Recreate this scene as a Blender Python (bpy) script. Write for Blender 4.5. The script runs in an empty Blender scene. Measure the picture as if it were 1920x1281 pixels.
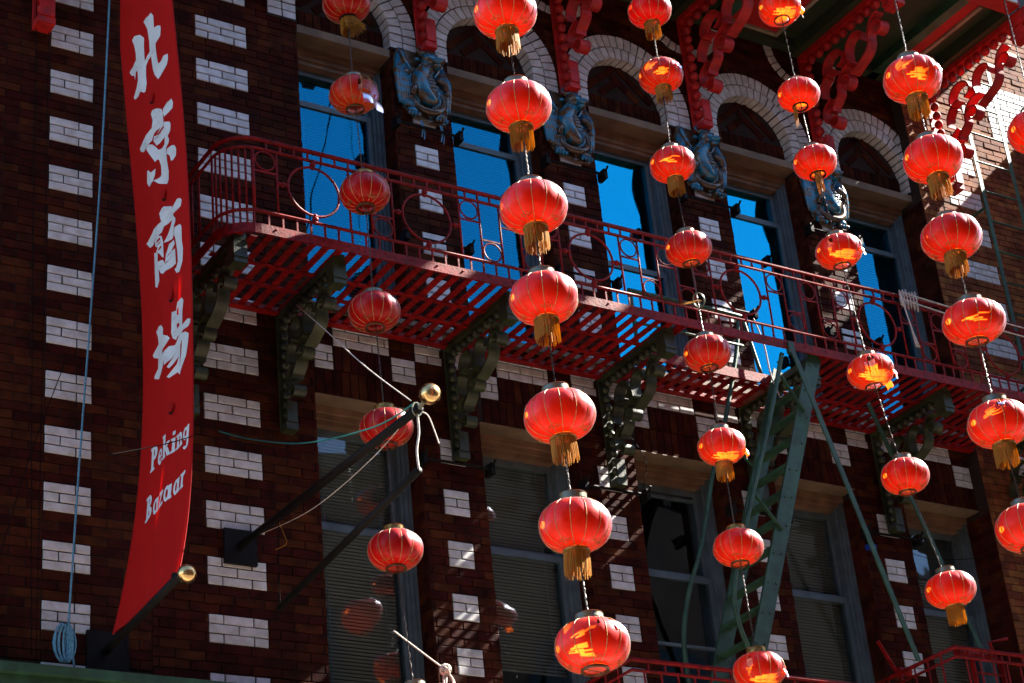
import bpy, math, random
from mathutils import Vector, Matrix
random.seed(7)
SC = bpy.context.scene
COL = SC.collection
# ---------------------------------------------------------------- camera
cam_d = bpy.data.cameras.new("camera"); cam = bpy.data.objects.new("camera", cam_d); COL.objects.link(cam)
RX = Vector((0.84837987, -0.52143401, -0.091423)); UP = Vector((-0.1733071, -0.43674272, 0.88273464)); FW = Vector((0.5002162, 0.73305004, 0.46089195))
cam.matrix_world = Matrix(((RX.x, UP.x, -FW.x, 0.0), (RX.y, UP.y, -FW.y, -11.585), (RX.z, UP.z, -FW.z, 1.6), (0, 0, 0, 1)))
cam_d.sensor_width = 36; cam_d.lens = 3781.6 / 1920 * 36; cam_d.clip_end = 600; cam_d.clip_start = .1
SC.camera = cam
# ---------------------------------------------------------------- sky, sun, exposure
SUN = Vector((1.087, -0.20, 1.0)).normalized()
SKY_STRENGTH, SUN_STRENGTH, EXPOSURE = 0.05, 5.0, 2.85
w = bpy.data.worlds.new("World"); SC.world = w; w.use_nodes = True
nt = w.node_tree; bg = nt.nodes["Background"]; sk = nt.nodes.new("ShaderNodeTexSky"); sk.sky_type = 'NISHITA'; sk.sun_disc = False
sk.sun_elevation = math.asin(SUN.z); sk.sun_rotation = math.atan2(SUN.x, SUN.y); sk.ozone_density = 3.0; sk.dust_density = .3; sk.air_density = 1.0
nt.links.new(sk.outputs[0], bg.inputs[0]); bg.inputs[1].default_value = SKY_STRENGTH
sl = bpy.data.lights.new("sun", 'SUN'); sl.energy = SUN_STRENGTH; sl.angle = math.radians(.5); sl.color = (1.0, .93, .82)
so = bpy.data.objects.new("sun", sl); COL.objects.link(so); so.location = (30, -10, 40); so.rotation_euler = SUN.to_track_quat('Z', 'Y').to_euler()
SC.view_settings.view_transform = 'Standard'; SC.view_settings.look = 'None'; SC.view_settings.gamma = 1; SC.view_settings.use_curve_mapping = False
SC.view_settings.exposure = EXPOSURE
SC.render.engine = 'CYCLES'
SC.cycles.max_bounces = 8; SC.cycles.transparent_max_bounces = 12; SC.cycles.sample_clamp_indirect = 4; SC.cycles.caustics_reflective = False

# ---------------------------------------------------------------- materials
def nodes(name):
    m = bpy.data.materials.new(name); m.use_nodes = True
    t = m.node_tree; return m, t, t.nodes["Principled BSDF"]
def N(t, k, **kw):
    n = t.nodes.new(k)
    for a, b in kw.items(): setattr(n, a, b)
    return n
def mat(name, col, rough=.6, metal=0., var=.25, scale=8., bump=.2, bscale=60., spec=.5, island=0., col2=None, stretch=None, stain=0., ramp=(.32, .68)):
    """painted / masonry surface: base colour varied by noise and, for pieces, per piece"""
    m, t, p = nodes(name); L = t.links.new
    tc = N(t, "ShaderNodeTexCoord"); geo = N(t, "ShaderNodeNewGeometry"); oi = N(t, "ShaderNodeObjectInfo")
    add = N(t, "ShaderNodeVectorMath", operation='ADD'); L(tc.outputs["Object"], add.inputs[0])
    mulr = N(t, "ShaderNodeMath", operation='MULTIPLY'); mulr.inputs[1].default_value = 37.; L(oi.outputs["Random"], mulr.inputs[0])
    L(mulr.outputs[0], add.inputs[1])
    src = add.outputs[0]
    if stretch:
        mp = N(t, "ShaderNodeMapping"); mp.inputs["Scale"].default_value = stretch; L(src, mp.inputs[0]); src = mp.outputs[0]
    n1 = N(t, "ShaderNodeTexNoise"); n1.inputs["Scale"].default_value = scale; n1.inputs["Detail"].default_value = 6; L(src, n1.inputs["Vector"])
    r = N(t, "ShaderNodeValToRGB"); a = Vector(col); b = Vector(col2) if col2 else a * (1 - var * 1.4)
    r.color_ramp.elements[0].position = ramp[0]; r.color_ramp.elements[1].position = ramp[1]
    r.color_ramp.elements[0].color = (*b, 1); r.color_ramp.elements[1].color = (*(a * (1 + var * .4)), 1)
    L(n1.outputs[0], r.inputs[0]); c = r.outputs[0]
    if island:
        s = N(t, "ShaderNodeMath", operation='ADD'); L(geo.outputs["Random Per Island"], s.inputs[0]); L(oi.outputs["Random"], s.inputs[1])
        fr = N(t, "ShaderNodeMath", operation='FRACT'); L(s.outputs[0], fr.inputs[0])
        mr = N(t, "ShaderNodeMapRange"); mr.inputs["To Min"].default_value = 1 - island; mr.inputs["To Max"].default_value = 1 + island * .8; L(fr.outputs[0], mr.inputs[0])
        hs = N(t, "ShaderNodeHueSaturation"); L(c, hs.inputs["Color"]); L(mr.outputs[0], hs.inputs["Value"])
        mh = N(t, "ShaderNodeMapRange"); mh.inputs["To Min"].default_value = .488; mh.inputs["To Max"].default_value = .518; L(fr.outputs[0], mh.inputs[0]); L(mh.outputs[0], hs.inputs["Hue"])
        c = hs.outputs[0]
    if stain:
        gp = N(t, "ShaderNodeNewGeometry"); mp2 = N(t, "ShaderNodeMapping"); mp2.inputs["Scale"].default_value = (1.6, 1.6, .8); L(gp.outputs["Position"], mp2.inputs[0])
        n3 = N(t, "ShaderNodeTexNoise"); n3.inputs["Scale"].default_value = 2.2; n3.inputs["Detail"].default_value = 9; n3.inputs["Roughness"].default_value = .68; L(mp2.outputs[0], n3.inputs["Vector"])
        m3 = N(t, "ShaderNodeMapRange"); m3.inputs["From Min"].default_value = .38; m3.inputs["From Max"].default_value = .62; m3.inputs["To Min"].default_value = 1 - stain; m3.inputs["To Max"].default_value = 1.; L(n3.outputs[0], m3.inputs[0])
        h3 = N(t, "ShaderNodeHueSaturation"); L(c, h3.inputs["Color"]); L(m3.outputs[0], h3.inputs["Value"]); c = h3.outputs[0]
    L(c, p.inputs["Base Color"])
    p.inputs["Metallic"].default_value = metal; p.inputs["Specular IOR Level"].default_value = spec
    n2 = N(t, "ShaderNodeTexNoise"); n2.inputs["Scale"].default_value = bscale; n2.inputs["Detail"].default_value = 4; L(src, n2.inputs["Vector"])
    mr2 = N(t, "ShaderNodeMapRange"); mr2.inputs["To Min"].default_value = max(.05, rough - .12); mr2.inputs["To Max"].default_value = min(1, rough + .12); L(n2.outputs[0], mr2.inputs[0]); L(mr2.outputs[0], p.inputs["Roughness"])
    if bump:
        bp = N(t, "ShaderNodeBump"); bp.inputs["Strength"].default_value = bump; bp.inputs["Distance"].default_value = .004; L(n2.outputs[0], bp.inputs["Height"]); L(bp.outputs[0], p.inputs["Normal"])
    return m
M = {}
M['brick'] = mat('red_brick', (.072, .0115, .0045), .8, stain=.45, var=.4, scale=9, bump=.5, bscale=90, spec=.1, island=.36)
M['brick_sunlit'] = mat('sunlit_red_brick', (.25, .075, .028), .85, var=.4, scale=9, bump=.5, bscale=90, spec=.25, island=.3)  # red brick with the right pier's sunlight put into its colour
M['mortar'] = mat('dark_mortar', (.022, .009, .006), .95, var=.4, bump=.4)
M['glaze'] = mat('white_glazed_brick', (.67, .69, .70), .32, stain=.12, var=.15, scale=14, bump=.15, bscale=50, island=.09, col2=(.50, .49, .47))
M['iron'] = mat('red_painted_iron', (.30, .005, .005), .55, stain=.4, var=.4, scale=26, bump=.5, bscale=70, spec=.22)
M['ironb'] = mat('red_painted_bracket', (.55, .008, .007), .6, stain=.25, var=.3, scale=12, bump=.4, bscale=50)
M['green'] = mat('green_painted_iron', (.03, .10, .052), .5, stain=.4, var=.35, scale=9, bump=.4, bscale=60)
M['greenb'] = mat('olive_painted_bracket', (.045, .058, .020), .5, stain=.5, var=.4, scale=9, bump=.4, bscale=60)
M['soffitg'] = mat('dark_green_soffit', (.024, .038, .014), .6, var=.3, scale=3, bump=.2)
M['soffitr'] = mat('red_soffit_panel', (.42, .012, .010), .6, var=.2, scale=3, bump=.1)
M['tan'] = mat('tan_moulding', (.30, .24, .17), .6, var=.3, scale=6)
M['lintel'] = mat('tan_stone_lintel', (.20, .135, .085), .7, var=.3, scale=4)
M['frame'] = mat('grey_window_paint', (.10, .14, .16), .4, var=.25, scale=7, bump=.15)
M['frameb'] = mat('brown_window_moulding', (.22, .125, .075), .5, var=.3, scale=7, bump=.2)
M['blind'] = mat('grey_blind_slats', (.17, .155, .14), .5, var=.15, scale=3, bump=0)
M['blindm'] = mat('aluminium_blind_slats', (.08, .13, .17), .35, metal=.4, var=.1, scale=3, bump=0)
M['black'] = mat('black_iron', (.006, .005, .005), .6, var=.3, spec=.15)
M['room'] = mat('dim_room', (.06, .055, .05), .9, var=.2, scale=1, bump=0)
M['gold'] = mat('gold_ball', (.80, .52, .22), .25, metal=1., var=.2, scale=20, bump=.1)
M['rope'] = mat('blue_rope', (.10, .30, .46), .8, var=.3, scale=60)
M['cord'] = mat('pale_cord', (.62, .56, .50), .8, var=.3, scale=60)
M['teal'] = mat('teal_cord', (.02, .22, .20), .6, var=.2)
M['wire'] = mat('dark_wire', (.004, .003, .003), .8, var=.3, spec=.1)
M['chain'] = mat('twisted_chain', (.055, .036, .028), .5, var=.6, scale=90, spec=.5)
M['cap'] = mat('lantern_cap', (.10, .17, .17), .35, metal=.4, var=.5, scale=12, col2=(.22, .15, .05))
M['collar'] = mat('lantern_collar', (.16, .10, .05), .4, metal=.5, var=.5, scale=12)
M['goldcap'] = mat('gold_collar', (.42, .27, .07), .35, metal=.6, var=.5, scale=14)
M['asphalt'] = mat('asphalt', (.12, .10, .085), .9, var=.3, scale=2, bump=.4, bscale=30)
M['pave'] = mat('pavement', (.42, .33, .26), .9, var=.2, scale=2, bump=.3, bscale=30)
M['oppo'] = mat('ochre_plaster', (.20, .13, .09), .85, var=.3, scale=.7, bump=.2)
M['darkgl'] = mat('dark_window', (.02, .025, .03), .2, var=.2, bump=0)
M['letter'] = mat('white_print', (.62, .70, .78), .55, var=.08, scale=5, bump=.05)
M['dragon'] = mat('blue_glazed_ceramic', (.003, .125, .225), .22, ramp=(.44, .53), var=.3, scale=17, bump=.8, bscale=40, col2=(.085, .05, .02), spec=.7)
M['dragonb'] = mat('brown_glazed_ceramic', (.09, .055, .03), .25, var=.4, scale=12, bump=.3, bscale=25, spec=.7)
M['dragonp'] = mat('grey_glazed_ceramic', (.14, .17, .20), .25, var=.3, scale=12, bump=.3, bscale=25, spec=.7)
M['bluetag'] = mat('blue_plastic', (.01, .04, .35), .4, var=.1, bump=0)

def silk(name, col, base, gloss=.35, tr=.62, sat=.0, sheen=.25):
    m, t, p = nodes(name); L = t.links.new
    p.inputs["Base Color"].default_value = (*base, 1); p.inputs["Roughness"].default_value = gloss; p.inputs["Specular IOR Level"].default_value = .3
    p.inputs["Sheen Weight"].default_value = sheen; p.inputs["Sheen Roughness"].default_value = .4
    tc = N(t, "ShaderNodeTexCoord"); n = N(t, "ShaderNodeTexNoise"); n.inputs["Scale"].default_value = 7; n.inputs["Detail"].default_value = 5; L(tc.outputs["Object"], n.inputs["Vector"])
    bp = N(t, "ShaderNodeBump"); bp.inputs["Strength"].default_value = .10; bp.inputs["Distance"].default_value = .02; L(n.outputs[0], bp.inputs["Height"]); L(bp.outputs[0], p.inputs["Normal"])
    r = N(t, "ShaderNodeValToRGB"); r.color_ramp.elements[0].position = .3; r.color_ramp.elements[1].position = .7
    r.color_ramp.elements[0].color = (*(Vector(col) * .8), 1); r.color_ramp.elements[1].color = (*col, 1); L(n.outputs[0], r.inputs[0])
    oi = N(t, "ShaderNodeObjectInfo"); hv = N(t, "ShaderNodeHueSaturation"); mv = N(t, "ShaderNodeMapRange"); mv.inputs["To Min"].default_value = .86; mv.inputs["To Max"].default_value = 1.0
    L(oi.outputs["Random"], mv.inputs[0]); L(mv.outputs[0], hv.inputs["Value"]); L(r.outputs[0], hv.inputs["Color"])
    tl = N(t, "ShaderNodeBsdfTranslucent"); L(hv.outputs[0], tl.inputs[0])
    gs = N(t, "ShaderNodeBsdfGlossy"); gs.inputs[0].default_value = (1, .90, 1, 1); gs.inputs[1].default_value = .3; L(bp.outputs[0], gs.inputs["Normal"])
    m0 = N(t, "ShaderNodeMixShader"); m0.inputs[0].default_value = tr; L(p.outputs[0], m0.inputs[1]); L(tl.outputs[0], m0.inputs[2])
    fr = N(t, "ShaderNodeFresnel"); fr.inputs[0].default_value = 1.5; L(bp.outputs[0], fr.inputs["Normal"])
    fm = N(t, "ShaderNodeMath", operation='MULTIPLY_ADD'); fm.inputs[1].default_value = 1.5 if sheen else 0; fm.inputs[2].default_value = -.05; fm.use_clamp = True; L(fr.outputs[0], fm.inputs[0])
    mx = N(t, "ShaderNodeMixShader"); L(fm.outputs[0], mx.inputs[0]); L(m0.outputs[0], mx.inputs[1]); L(gs.outputs[0], mx.inputs[2])
    L(mx.outputs[0], t.nodes["Material Output"].inputs[0]); return m
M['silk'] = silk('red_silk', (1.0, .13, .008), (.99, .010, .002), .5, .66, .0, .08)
M['silkd'] = silk('deep_red_silk', (.95, .03, .004), (.85, .005, .002), .5, .64, .0, .06)  # deeper red than the other lantern silk
M['banner'] = silk('red_banner_cloth', (.50, .002, .001), (.42, .0015, .001), .8, .3, 0, 0)
M['fringe'] = silk('gold_fringe', (.85, .42, .04), (.42, .23, .03), .6, .42, 0, 0)
M['ribgold'] = mat('gilt_rib', (.62, .36, .12), .45, var=.3, scale=20, spec=.5)
M['emblem'] = silk('yellow_emblem', (1., .55, .08), (.8, .42, .06), .5, .5)
def glass(name, tint, refl):
    m, t, p = nodes(name); L = t.links.new
    gl = N(t, "ShaderNodeBsdfGlossy"); gl.inputs[0].default_value = (*tint, 1); gl.inputs[1].default_value = .015
    tr = N(t, "ShaderNodeBsdfTransparent"); tr.inputs[0].default_value = (.88, .95, .96, 1)
    lw = N(t, "ShaderNodeLayerWeight"); pw = N(t, "ShaderNodeMath", operation='POWER'); pw.inputs[1].default_value = 4.; L(lw.outputs["Facing"], pw.inputs[0])
    ad = N(t, "ShaderNodeMath", operation='MULTIPLY_ADD'); ad.inputs[1].default_value = .6; ad.inputs[2].default_value = refl + .04; L(pw.outputs[0], ad.inputs[0])
    n = N(t, "ShaderNodeTexNoise"); n.inputs["Scale"].default_value = 1.3; tc = N(t, "ShaderNodeTexCoord"); L(tc.outputs["Object"], n.inputs["Vector"])
    bp = N(t, "ShaderNodeBump"); bp.inputs["Strength"].default_value = .3; bp.inputs["Distance"].default_value = .02; L(n.outputs[0], bp.inputs["Height"]); L(bp.outputs[0], gl.inputs["Normal"])
    mx = N(t, "ShaderNodeMixShader"); L(ad.outputs[0], mx.inputs[0]); L(tr.outputs[0], mx.inputs[1]); L(gl.outputs[0], mx.inputs[2])
    L(mx.outputs[0], t.nodes["Material Output"].inputs[0]); return m
M['glassu'] = glass('reflective_window_glass', (.010, .52, .80), .30)
M['glassm'] = glass('window_glass_over_blinds', (.012, .36, .62), .15)
M['glassl'] = glass('window_glass', (.8, .9, 1.0), .0)

# ---------------------------------------------------------------- mesh helpers
class MB:
    def __init__(s): s.v = []; s.f = []
    def add(s, vs, fs):
        o = len(s.v); s.v += [tuple(a) for a in vs]; s.f += [tuple(i + o for i in f) for f in fs]; return s
    def box(s, x0, x1, y0, y1, z0, z1):
        return s.add([(x0, y0, z0), (x1, y0, z0), (x1, y1, z0), (x0, y1, z0), (x0, y0, z1), (x1, y0, z1), (x1, y1, z1), (x0, y1, z1)],
                     [(0, 3, 2, 1), (4, 5, 6, 7), (0, 1, 5, 4), (1, 2, 6, 5), (2, 3, 7, 6), (3, 0, 4, 7)])
    def tube(s, pts, r, n=6, closed=False, cap=True, rr=None):
        P = [Vector(p) for p in pts]; m = len(P); vs = []; prev = None
        for i in range(m):
            a = P[(i - 1) % m] if (closed or i > 0) else P[i]; b = P[(i + 1) % m] if (closed or i < m - 1) else P[i]
            d = (b - a).normalized()
            if prev is None:
                u = d.cross(Vector((0, 0, 1)));
                if u.length < .1: u = d.cross(Vector((1, 0, 0)))
            else:
                u = prev - d * prev.dot(d)
            u.normalize(); prev = u; v = d.cross(u); q = rr[i] if rr else r
            for k in range(n):
                t = 2 * math.pi * k / n; vs.append(P[i] + (u * math.cos(t) + v * math.sin(t)) * q)
        fs = []
        for i in range(m if closed else m - 1):
            for k in range(n):
                a = i * n + k; b = i * n + (k + 1) % n; c = ((i + 1) % m) * n + (k + 1) % n; d = ((i + 1) % m) * n + k; fs.append((a, b, c, d))
        if cap and not closed: fs += [tuple(range(n))[::-1], tuple((m - 1) * n + k for k in range(n))]
        return s.add(vs, fs)
    def beam(s, p0, p1, w, h, side=(1, 0, 0)):
        a, b = Vector(p0), Vector(p1); d = (b - a).normalized(); x = Vector(side); x = (x - d * x.dot(d)).normalized(); y = d.cross(x)
        vs = [p + x * sx * w / 2 + y * sy * h / 2 for p in (a, b) for sx, sy in ((-1, -1), (1, -1), (1, 1), (-1, 1))]
        return s.add(vs, [(0, 3, 2, 1), (4, 5, 6, 7), (0, 1, 5, 4), (1, 2, 6, 5), (2, 3, 7, 6), (3, 0, 4, 7)])
    def band(s, path, x, w, t):
        """flat iron strip of width w (along x) following path [(y, z)...]"""
        m = len(path); vs = []
        for i in range(m):
            a = path[max(i - 1, 0)]; b = path[min(i + 1, m - 1)]; d = Vector((b[0] - a[0], b[1] - a[1])); d.normalize(); n = Vector((-d.y, d.x)) * t / 2
            for sx, sn in ((-1, -1), (1, -1), (1, 1), (-1, 1)): vs.append((x + sx * w / 2, path[i][0] + n.x * sn, path[i][1] + n.y * sn))
        fs = [(i * 4 + k, i * 4 + (k + 1) % 4, (i + 1) * 4 + (k + 1) % 4, (i + 1) * 4 + k) for i in range(m - 1) for k in range(4)]
        fs += [(0, 3, 2, 1), tuple((m - 1) * 4 + k for k in range(4))]
        return s.add(vs, fs)
    def ell(s, c, r, n=10, m=7, rot=None):
        vs = []; fs = []
        for j in range(m + 1):
            t = math.pi * j / m
            for k in range(n):
                a = 2 * math.pi * k / n; p = Vector((r[0] * math.sin(t) * math.cos(a), r[1] * math.sin(t) * math.sin(a), r[2] * math.cos(t)))
                if rot: p = rot @ p
                vs.append(p + Vector(c))
        for j in range(m):
            for k in range(n): fs.append((j * n + k, (j + 1) * n + k, (j + 1) * n + (k + 1) % n, j * n + (k + 1) % n))
        return s.add(vs, fs)
    def lathe(s, prof, n=24, c=(0, 0, 0)):
        vs = [(c[0] + r * math.cos(2 * math.pi * k / n), c[1] + r * math.sin(2 * math.pi * k / n), c[2] + z) for r, z in prof for k in range(n)]
        return s.add(vs, [(j * n + k, j * n + (k + 1) % n, (j + 1) * n + (k + 1) % n, (j + 1) * n + k) for j in range(len(prof) - 1) for k in range(n)])
    def mesh(s, name, smooth=False):
        me = bpy.data.meshes.new(name); me.from_pydata(s.v, [], s.f); me.validate(); me.update()
        if smooth:
            for p in me.polygons: p.use_smooth = True
            if smooth == 'auto':
                try: me.set_sharp_from_angle(angle=math.radians(40))
                except Exception: pass
        return me
def catmull(P, k=6):
    out = []
    for i in range(len(P) - 1):
        p0 = P[max(i - 1, 0)]; p1 = P[i]; p2 = P[i + 1]; p3 = P[min(i + 2, len(P) - 1)]
        for j in range(k):
            t = j / k
            out.append(tuple(.5 * (2 * b + (c - a) * t + (2 * a - 5 * b + 4 * c - d) * t * t + (3 * b - a - 3 * c + d) * t ** 3) for a, b, c, d in zip(p0, p1, p2, p3)))
    out.append(tuple(P[-1])); return out
W = {}
def ob(name, me, m=None, parent=None, wl=(0, 0, 0), smooth=False, kind=None, label=None):
    if isinstance(me, MB): me = me.mesh(name, smooth)
    if m and not me.materials: me.materials.append(M[m])
    o = bpy.data.objects.new(name, me); COL.objects.link(o)
    if parent: o.parent = parent; o.location = Vector(wl) - W[parent.name]
    else: o.location = wl
    W[o.name] = Vector(wl)
    if kind: o['kind'] = kind
    if label: o['label'] = label
    return o
def thing(name, label, cat, wl=(0, 0, 0), group=None):
    o = bpy.data.objects.new(name, None); COL.objects.link(o); o.location = wl; o.empty_display_size = .1
    o['label'] = label; o['category'] = cat
    if group: o['group'] = group
    W[o.name] = Vector(wl); return o
def tag(o, label, cat, group=None):
    o['label'] = label; o['category'] = cat
    if group: o['group'] = group
    return o
# ================================================================ SETTING
g = MB(); g.add([(-300, -300, 0), (300, -300, 0), (300, 300, 0), (-300, 300, 0)], [(0, 1, 2, 3)])
ob('ground', g, 'asphalt', kind='structure')
ob('near_pavement', MB().box(-40, 60, -13.4, -10.4, .004, .15), 'pave', kind='structure')
ob('far_pavement', MB().box(-40, 60, -2.6, -.01, .004, .15), 'pave', kind='structure')
# ---- the terrace across the street (behind the camera, seen only in the window glass)
op = thing('terrace_building', 'ochre plastered terrace with a stepped roofline across the street', 'building', (8, -13.45, 0))
zt = [(-20, -6, 13.2), (-6, 3, 15.0), (3, 9.2, 14.0), (9.2, 10.2, 15.6), (10.2, 17, 14.6), (17, 26, 16.4), (26, 44, 14.2)]
mb = MB()
for a, b, z in zt: mb.box(a, b, -20, -13.45, 0, z); mb.box(a - .12, b + .12, -20.1, -13.2, z, z + .25)
ob('wall', mb, 'oppo', op)
for i in range(24):
    for j in range(3):
        x = -15 + i * 2.3
        ob('window', MB().box(x, x + 1.1, -13.44, -13.38, 4.2 + 3.1 * j, 6.1 + 3.1 * j), 'darkgl', op)

# ================================================================ BRICK BUILDING
CO = .068; BL = .2182; J = .0065
bd = thing('brick_building', 'dark red brick building with white glazed brick blocks, arches and tall sash windows', 'building', (9, 0, 0))
PX = [6.99, 8.41, 9.83, 11.25]; PW = .545; WX = [6.15, 7.535, 8.955, 10.375, 11.80]; WX1 = [6.99, 8.41, 9.83, 11.25, 12.69]
ZB0, ZHL, ZSU, ZHU, ZIMP, ZTOP = 5.5, 8.115, 8.86, 11.33, 11.435, 14.2
RY = -.13
F0 = .008
leftw = ob('wall', MB().box(2.4, 6.148, F0, .45, 0, ZTOP), 'mortar', bd)
midw = MB().box(6.148, 12.69, F0, .45, 0, ZB0).box(6.148, 12.69, F0,   .45, ZHL + .012, ZSU - .04)
for x in PX:
    midw.box(x, x + PW, F0, .45, ZB0, ZHL + .075); midw.box(x, x + PW, F0, .45, ZSU - .04, ZIMP)
midw.box(6.148, 12.69, .125, .45, ZHU + .09, ZTOP)
midw.box(6.148, 12.69, F0, .12, 12.40, ZTOP)
midw = ob('wall', midw, 'mortar', bd)
rightw = ob('wall', MB().box(12.69, 26, RY + F0, .45, 0, 16), 'mortar', bd)
# arch geometry
AC = [(a + b) / 2 for a, b in zip(WX, WX1)]; RI = .43; RM = .548; RO = .672; ZS = 11.585
def arch_half(r, z):    # half width of a stilted arch of radius r at height z
    if z <= ZS: return r
    d = r * r - (z - ZS) ** 2
    return math.sqrt(d) if d > 0 else 0.
sp = MB()   # spandrel sheet: strips between arches
nz = 26
for i in range(nz):
    z0 = ZIMP + (12.40 - ZIMP) * i / nz; z1 = ZIMP + (12.40 - ZIMP) * (i + 1) / nz; zm = (z0 + z1) / 2
    xs = [6.148]
    for c in AC:
        h = arch_half(RI + .03, zm)
        if h: xs += [c - h, c + h]
    xs.append(12.69)
    for a, b in zip(xs[::2], xs[1::2]):
        if b > a: sp.box(a, b, F0, .12, z0, z1)
ob('spandrel', sp, 'mortar', bd)

wdone = {'glaze': [], 'brick': []}   # (rect, plane y, parent)
def clipx(a, b, cuts):
    segs = [(a, b)]
    for c, d in cuts:
        n = []
        for s, e in segs:
            if d <= s or c >= e: n.append((s, e))
            else:
                if c > s: n.append((s, c))
                if d < e: n.append((d, e))
        segs = n
    return segs
def block(x0, x1, ztop, y, par, flip=0, n=3):
    """white glazed block: three courses in running bond"""
    for r in range(n):
        zt = ztop - r * CO; ph = (r + flip) % 2
        b = x0 - (BL / 2 if ph == 0 else 0)
        while b < x1 - .01:
            a, c = max(b, x0), min(b + BL, x1)
            if c - a > .03: wdone['glaze'].append((a, c, zt - CO, zt, y, par))
            b += BL
    return (x0, x1, ztop - n * CO, ztop)
whites = []
def courses(x0, x1, z0, z1, zref, y, par, wl, extra=None, phase=0.):
    k0 = math.floor((z0 - zref) / CO); k1 = math.ceil((z1 - zref) / CO)
    for k in range(k0, k1):
        za = zref + k * CO; zb = za + CO; zm = (za + zb) / 2
        if zm < z0 or zm > z1: continue
        cuts = [(w[0], w[1]) for w in wl if w[2] < zm < w[3]]
        if extra: cuts += extra(zm)
        lim = clipx(x0, x1, cuts)
        b = x0 - BL + ((k % 2) * .5 + phase) * BL
        while b < x1:
            for s, e in lim:
                a, c = max(b, s), min(b + BL, e)
                if c - a > .025: wdone['brick'].append((a, c, za, zb, y, par))
            b += BL
# left pier, two columns of white blocks
WA, WB, WR, WP = [], [], [], []
for i in range(-2, 13): WA.append(block(4.129, 4.456, 10.789 - .408 * i, 0, leftw, 1))
for i in range(-2, 14): WB.append(block(5.270, 5.706, 11.234 - .408 * i, 0, leftw, 0))
courses(2.6, 4.87, 5.86, 14.1, 10.789, 0, leftw, WA)
courses(4.87, 6.15, 5.4, 14.1, 11.234, 0, leftw, WB, phase=.21)
# right pier
ZR = 11.545
for i in range(-1, 14): WR.append(block(13.075, 13.511, ZR - .408 * i, RY, rightw, 0))
for i in range(-1, 14): WR.append(block(14.35, 14.68, ZR - .2 - .408 * i, RY, rightw, 1))
WR.append(block(13.9, 17, 12.99, RY, rightw, 0, 10))
courses(12.69, 15.6, 5.4, 14.2, ZR, RY, rightw, WR, phase=.3)
# pilasters between the windows, upper and lower storey
PB = [7.164, 8.586, 10.0035, 11.45]
for x in PB:
    for i in range(0, 5): WP.append(block(x, x + .218, 10.536 - .408 * i, 0, midw, 1))
    for i in range(-1, 6): WP.append(block(x, x + .218, 7.519 - .408 * i, 0, midw, 1))
    WP.append(block(x, x + .218, 10.944, 0, midw, 1))
for k in range(5):
    o = 1.42 * k
    WP.append(block(6.315 + o, 6.790 + o, 8.743, 0, midw, 0))
    if k < 5: WP.append(block(6.80 + o, 7.005 + o, 8.539, 0, midw, 1))
    WP.append(block(6.155 + o if k == 0 else 6.145 + o, 6.312 + o, 8.539, 0, midw, 1))
    if k < 4: WP.append(block(7.010 + o, 7.245 + o, 8.743, 0, midw, 0)); WP.append(block(7.34 + o, 7.565 + o, 8.743, 0, midw, 1))
for x in PX:
    courses(x, x + PW, ZSU, ZIMP, 10.536, 0, midw, WP, phase=.12)
    courses(x, x + PW, 5.0, 8.33, 7.519, 0, midw, WP, phase=.12)
def frieze_cut(zm):
    return [(6.31 + 1.42 * k, 6.80 + 1.42 * k) for k in range(5)] if zm < 8.539 else []
courses(6.15, 12.69, 8.335, ZSU - .02, 7.519, 0, midw, WP, frieze_cut, .4)
# above the arches
UC = [(x + PW / 2 + .05, 12.73) for x in PX]
def spand(zm):
    c = [(a - arch_half(RO - .02, zm), a + arch_half(RO - .02, zm)) for a in AC if arch_half(RO - .02, zm) > 0]
    for cx, cz in UC:
        for r0, r1 in ((.44, .36),):
            d = r0 * r0 - (zm - cz) ** 2
            if d > 0:
                o = math.sqrt(d); e = r1 * r1 - (zm - cz) ** 2; i = math.sqrt(e) if e > 0 else 0
                c += [(cx - o, cx - i), (cx + i, cx + o)]
    return c
courses(6.15, 12.69, ZIMP + .02, 13.2, 7.519 + .034, 0, midw, [], spand, .1)
# side faces of the window reveals (bricks on the faces turned towards the left)
rev = MB()
def reveal(x, z0, z1, ya, yb, zref):
    k0 = math.floor((z0 - zref) / CO)
    for k in range(k0, int((z1 - zref) / CO) + 1):
        za = zref + k * CO
        if za < z0 or za + CO > z1 + .01: continue
        cut = ya + (.4 if k % 2 else .62) * (yb - ya)
        for a, b in ((ya, cut), (cut, yb)):
            p = random.uniform(0, .003)
            rev.box(x - p - .002, x + .004, a + J / 2, b - J / 2, za + J / 2, za + CO - J / 2)
for x in PX:
    reveal(x, 5.5, ZHL, .002, .17, 7.519); reveal(x, ZSU, ZHU, .002, .17, 10.536)
reveal(12.69, 5.5, ZHL, RY + .004, .17, 7.519); reveal(12.69, ZSU, ZHU, RY + .004, .17, 10.536)
ob('reveal_bricks', rev, 'brick', midw, kind='stuff')

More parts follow.
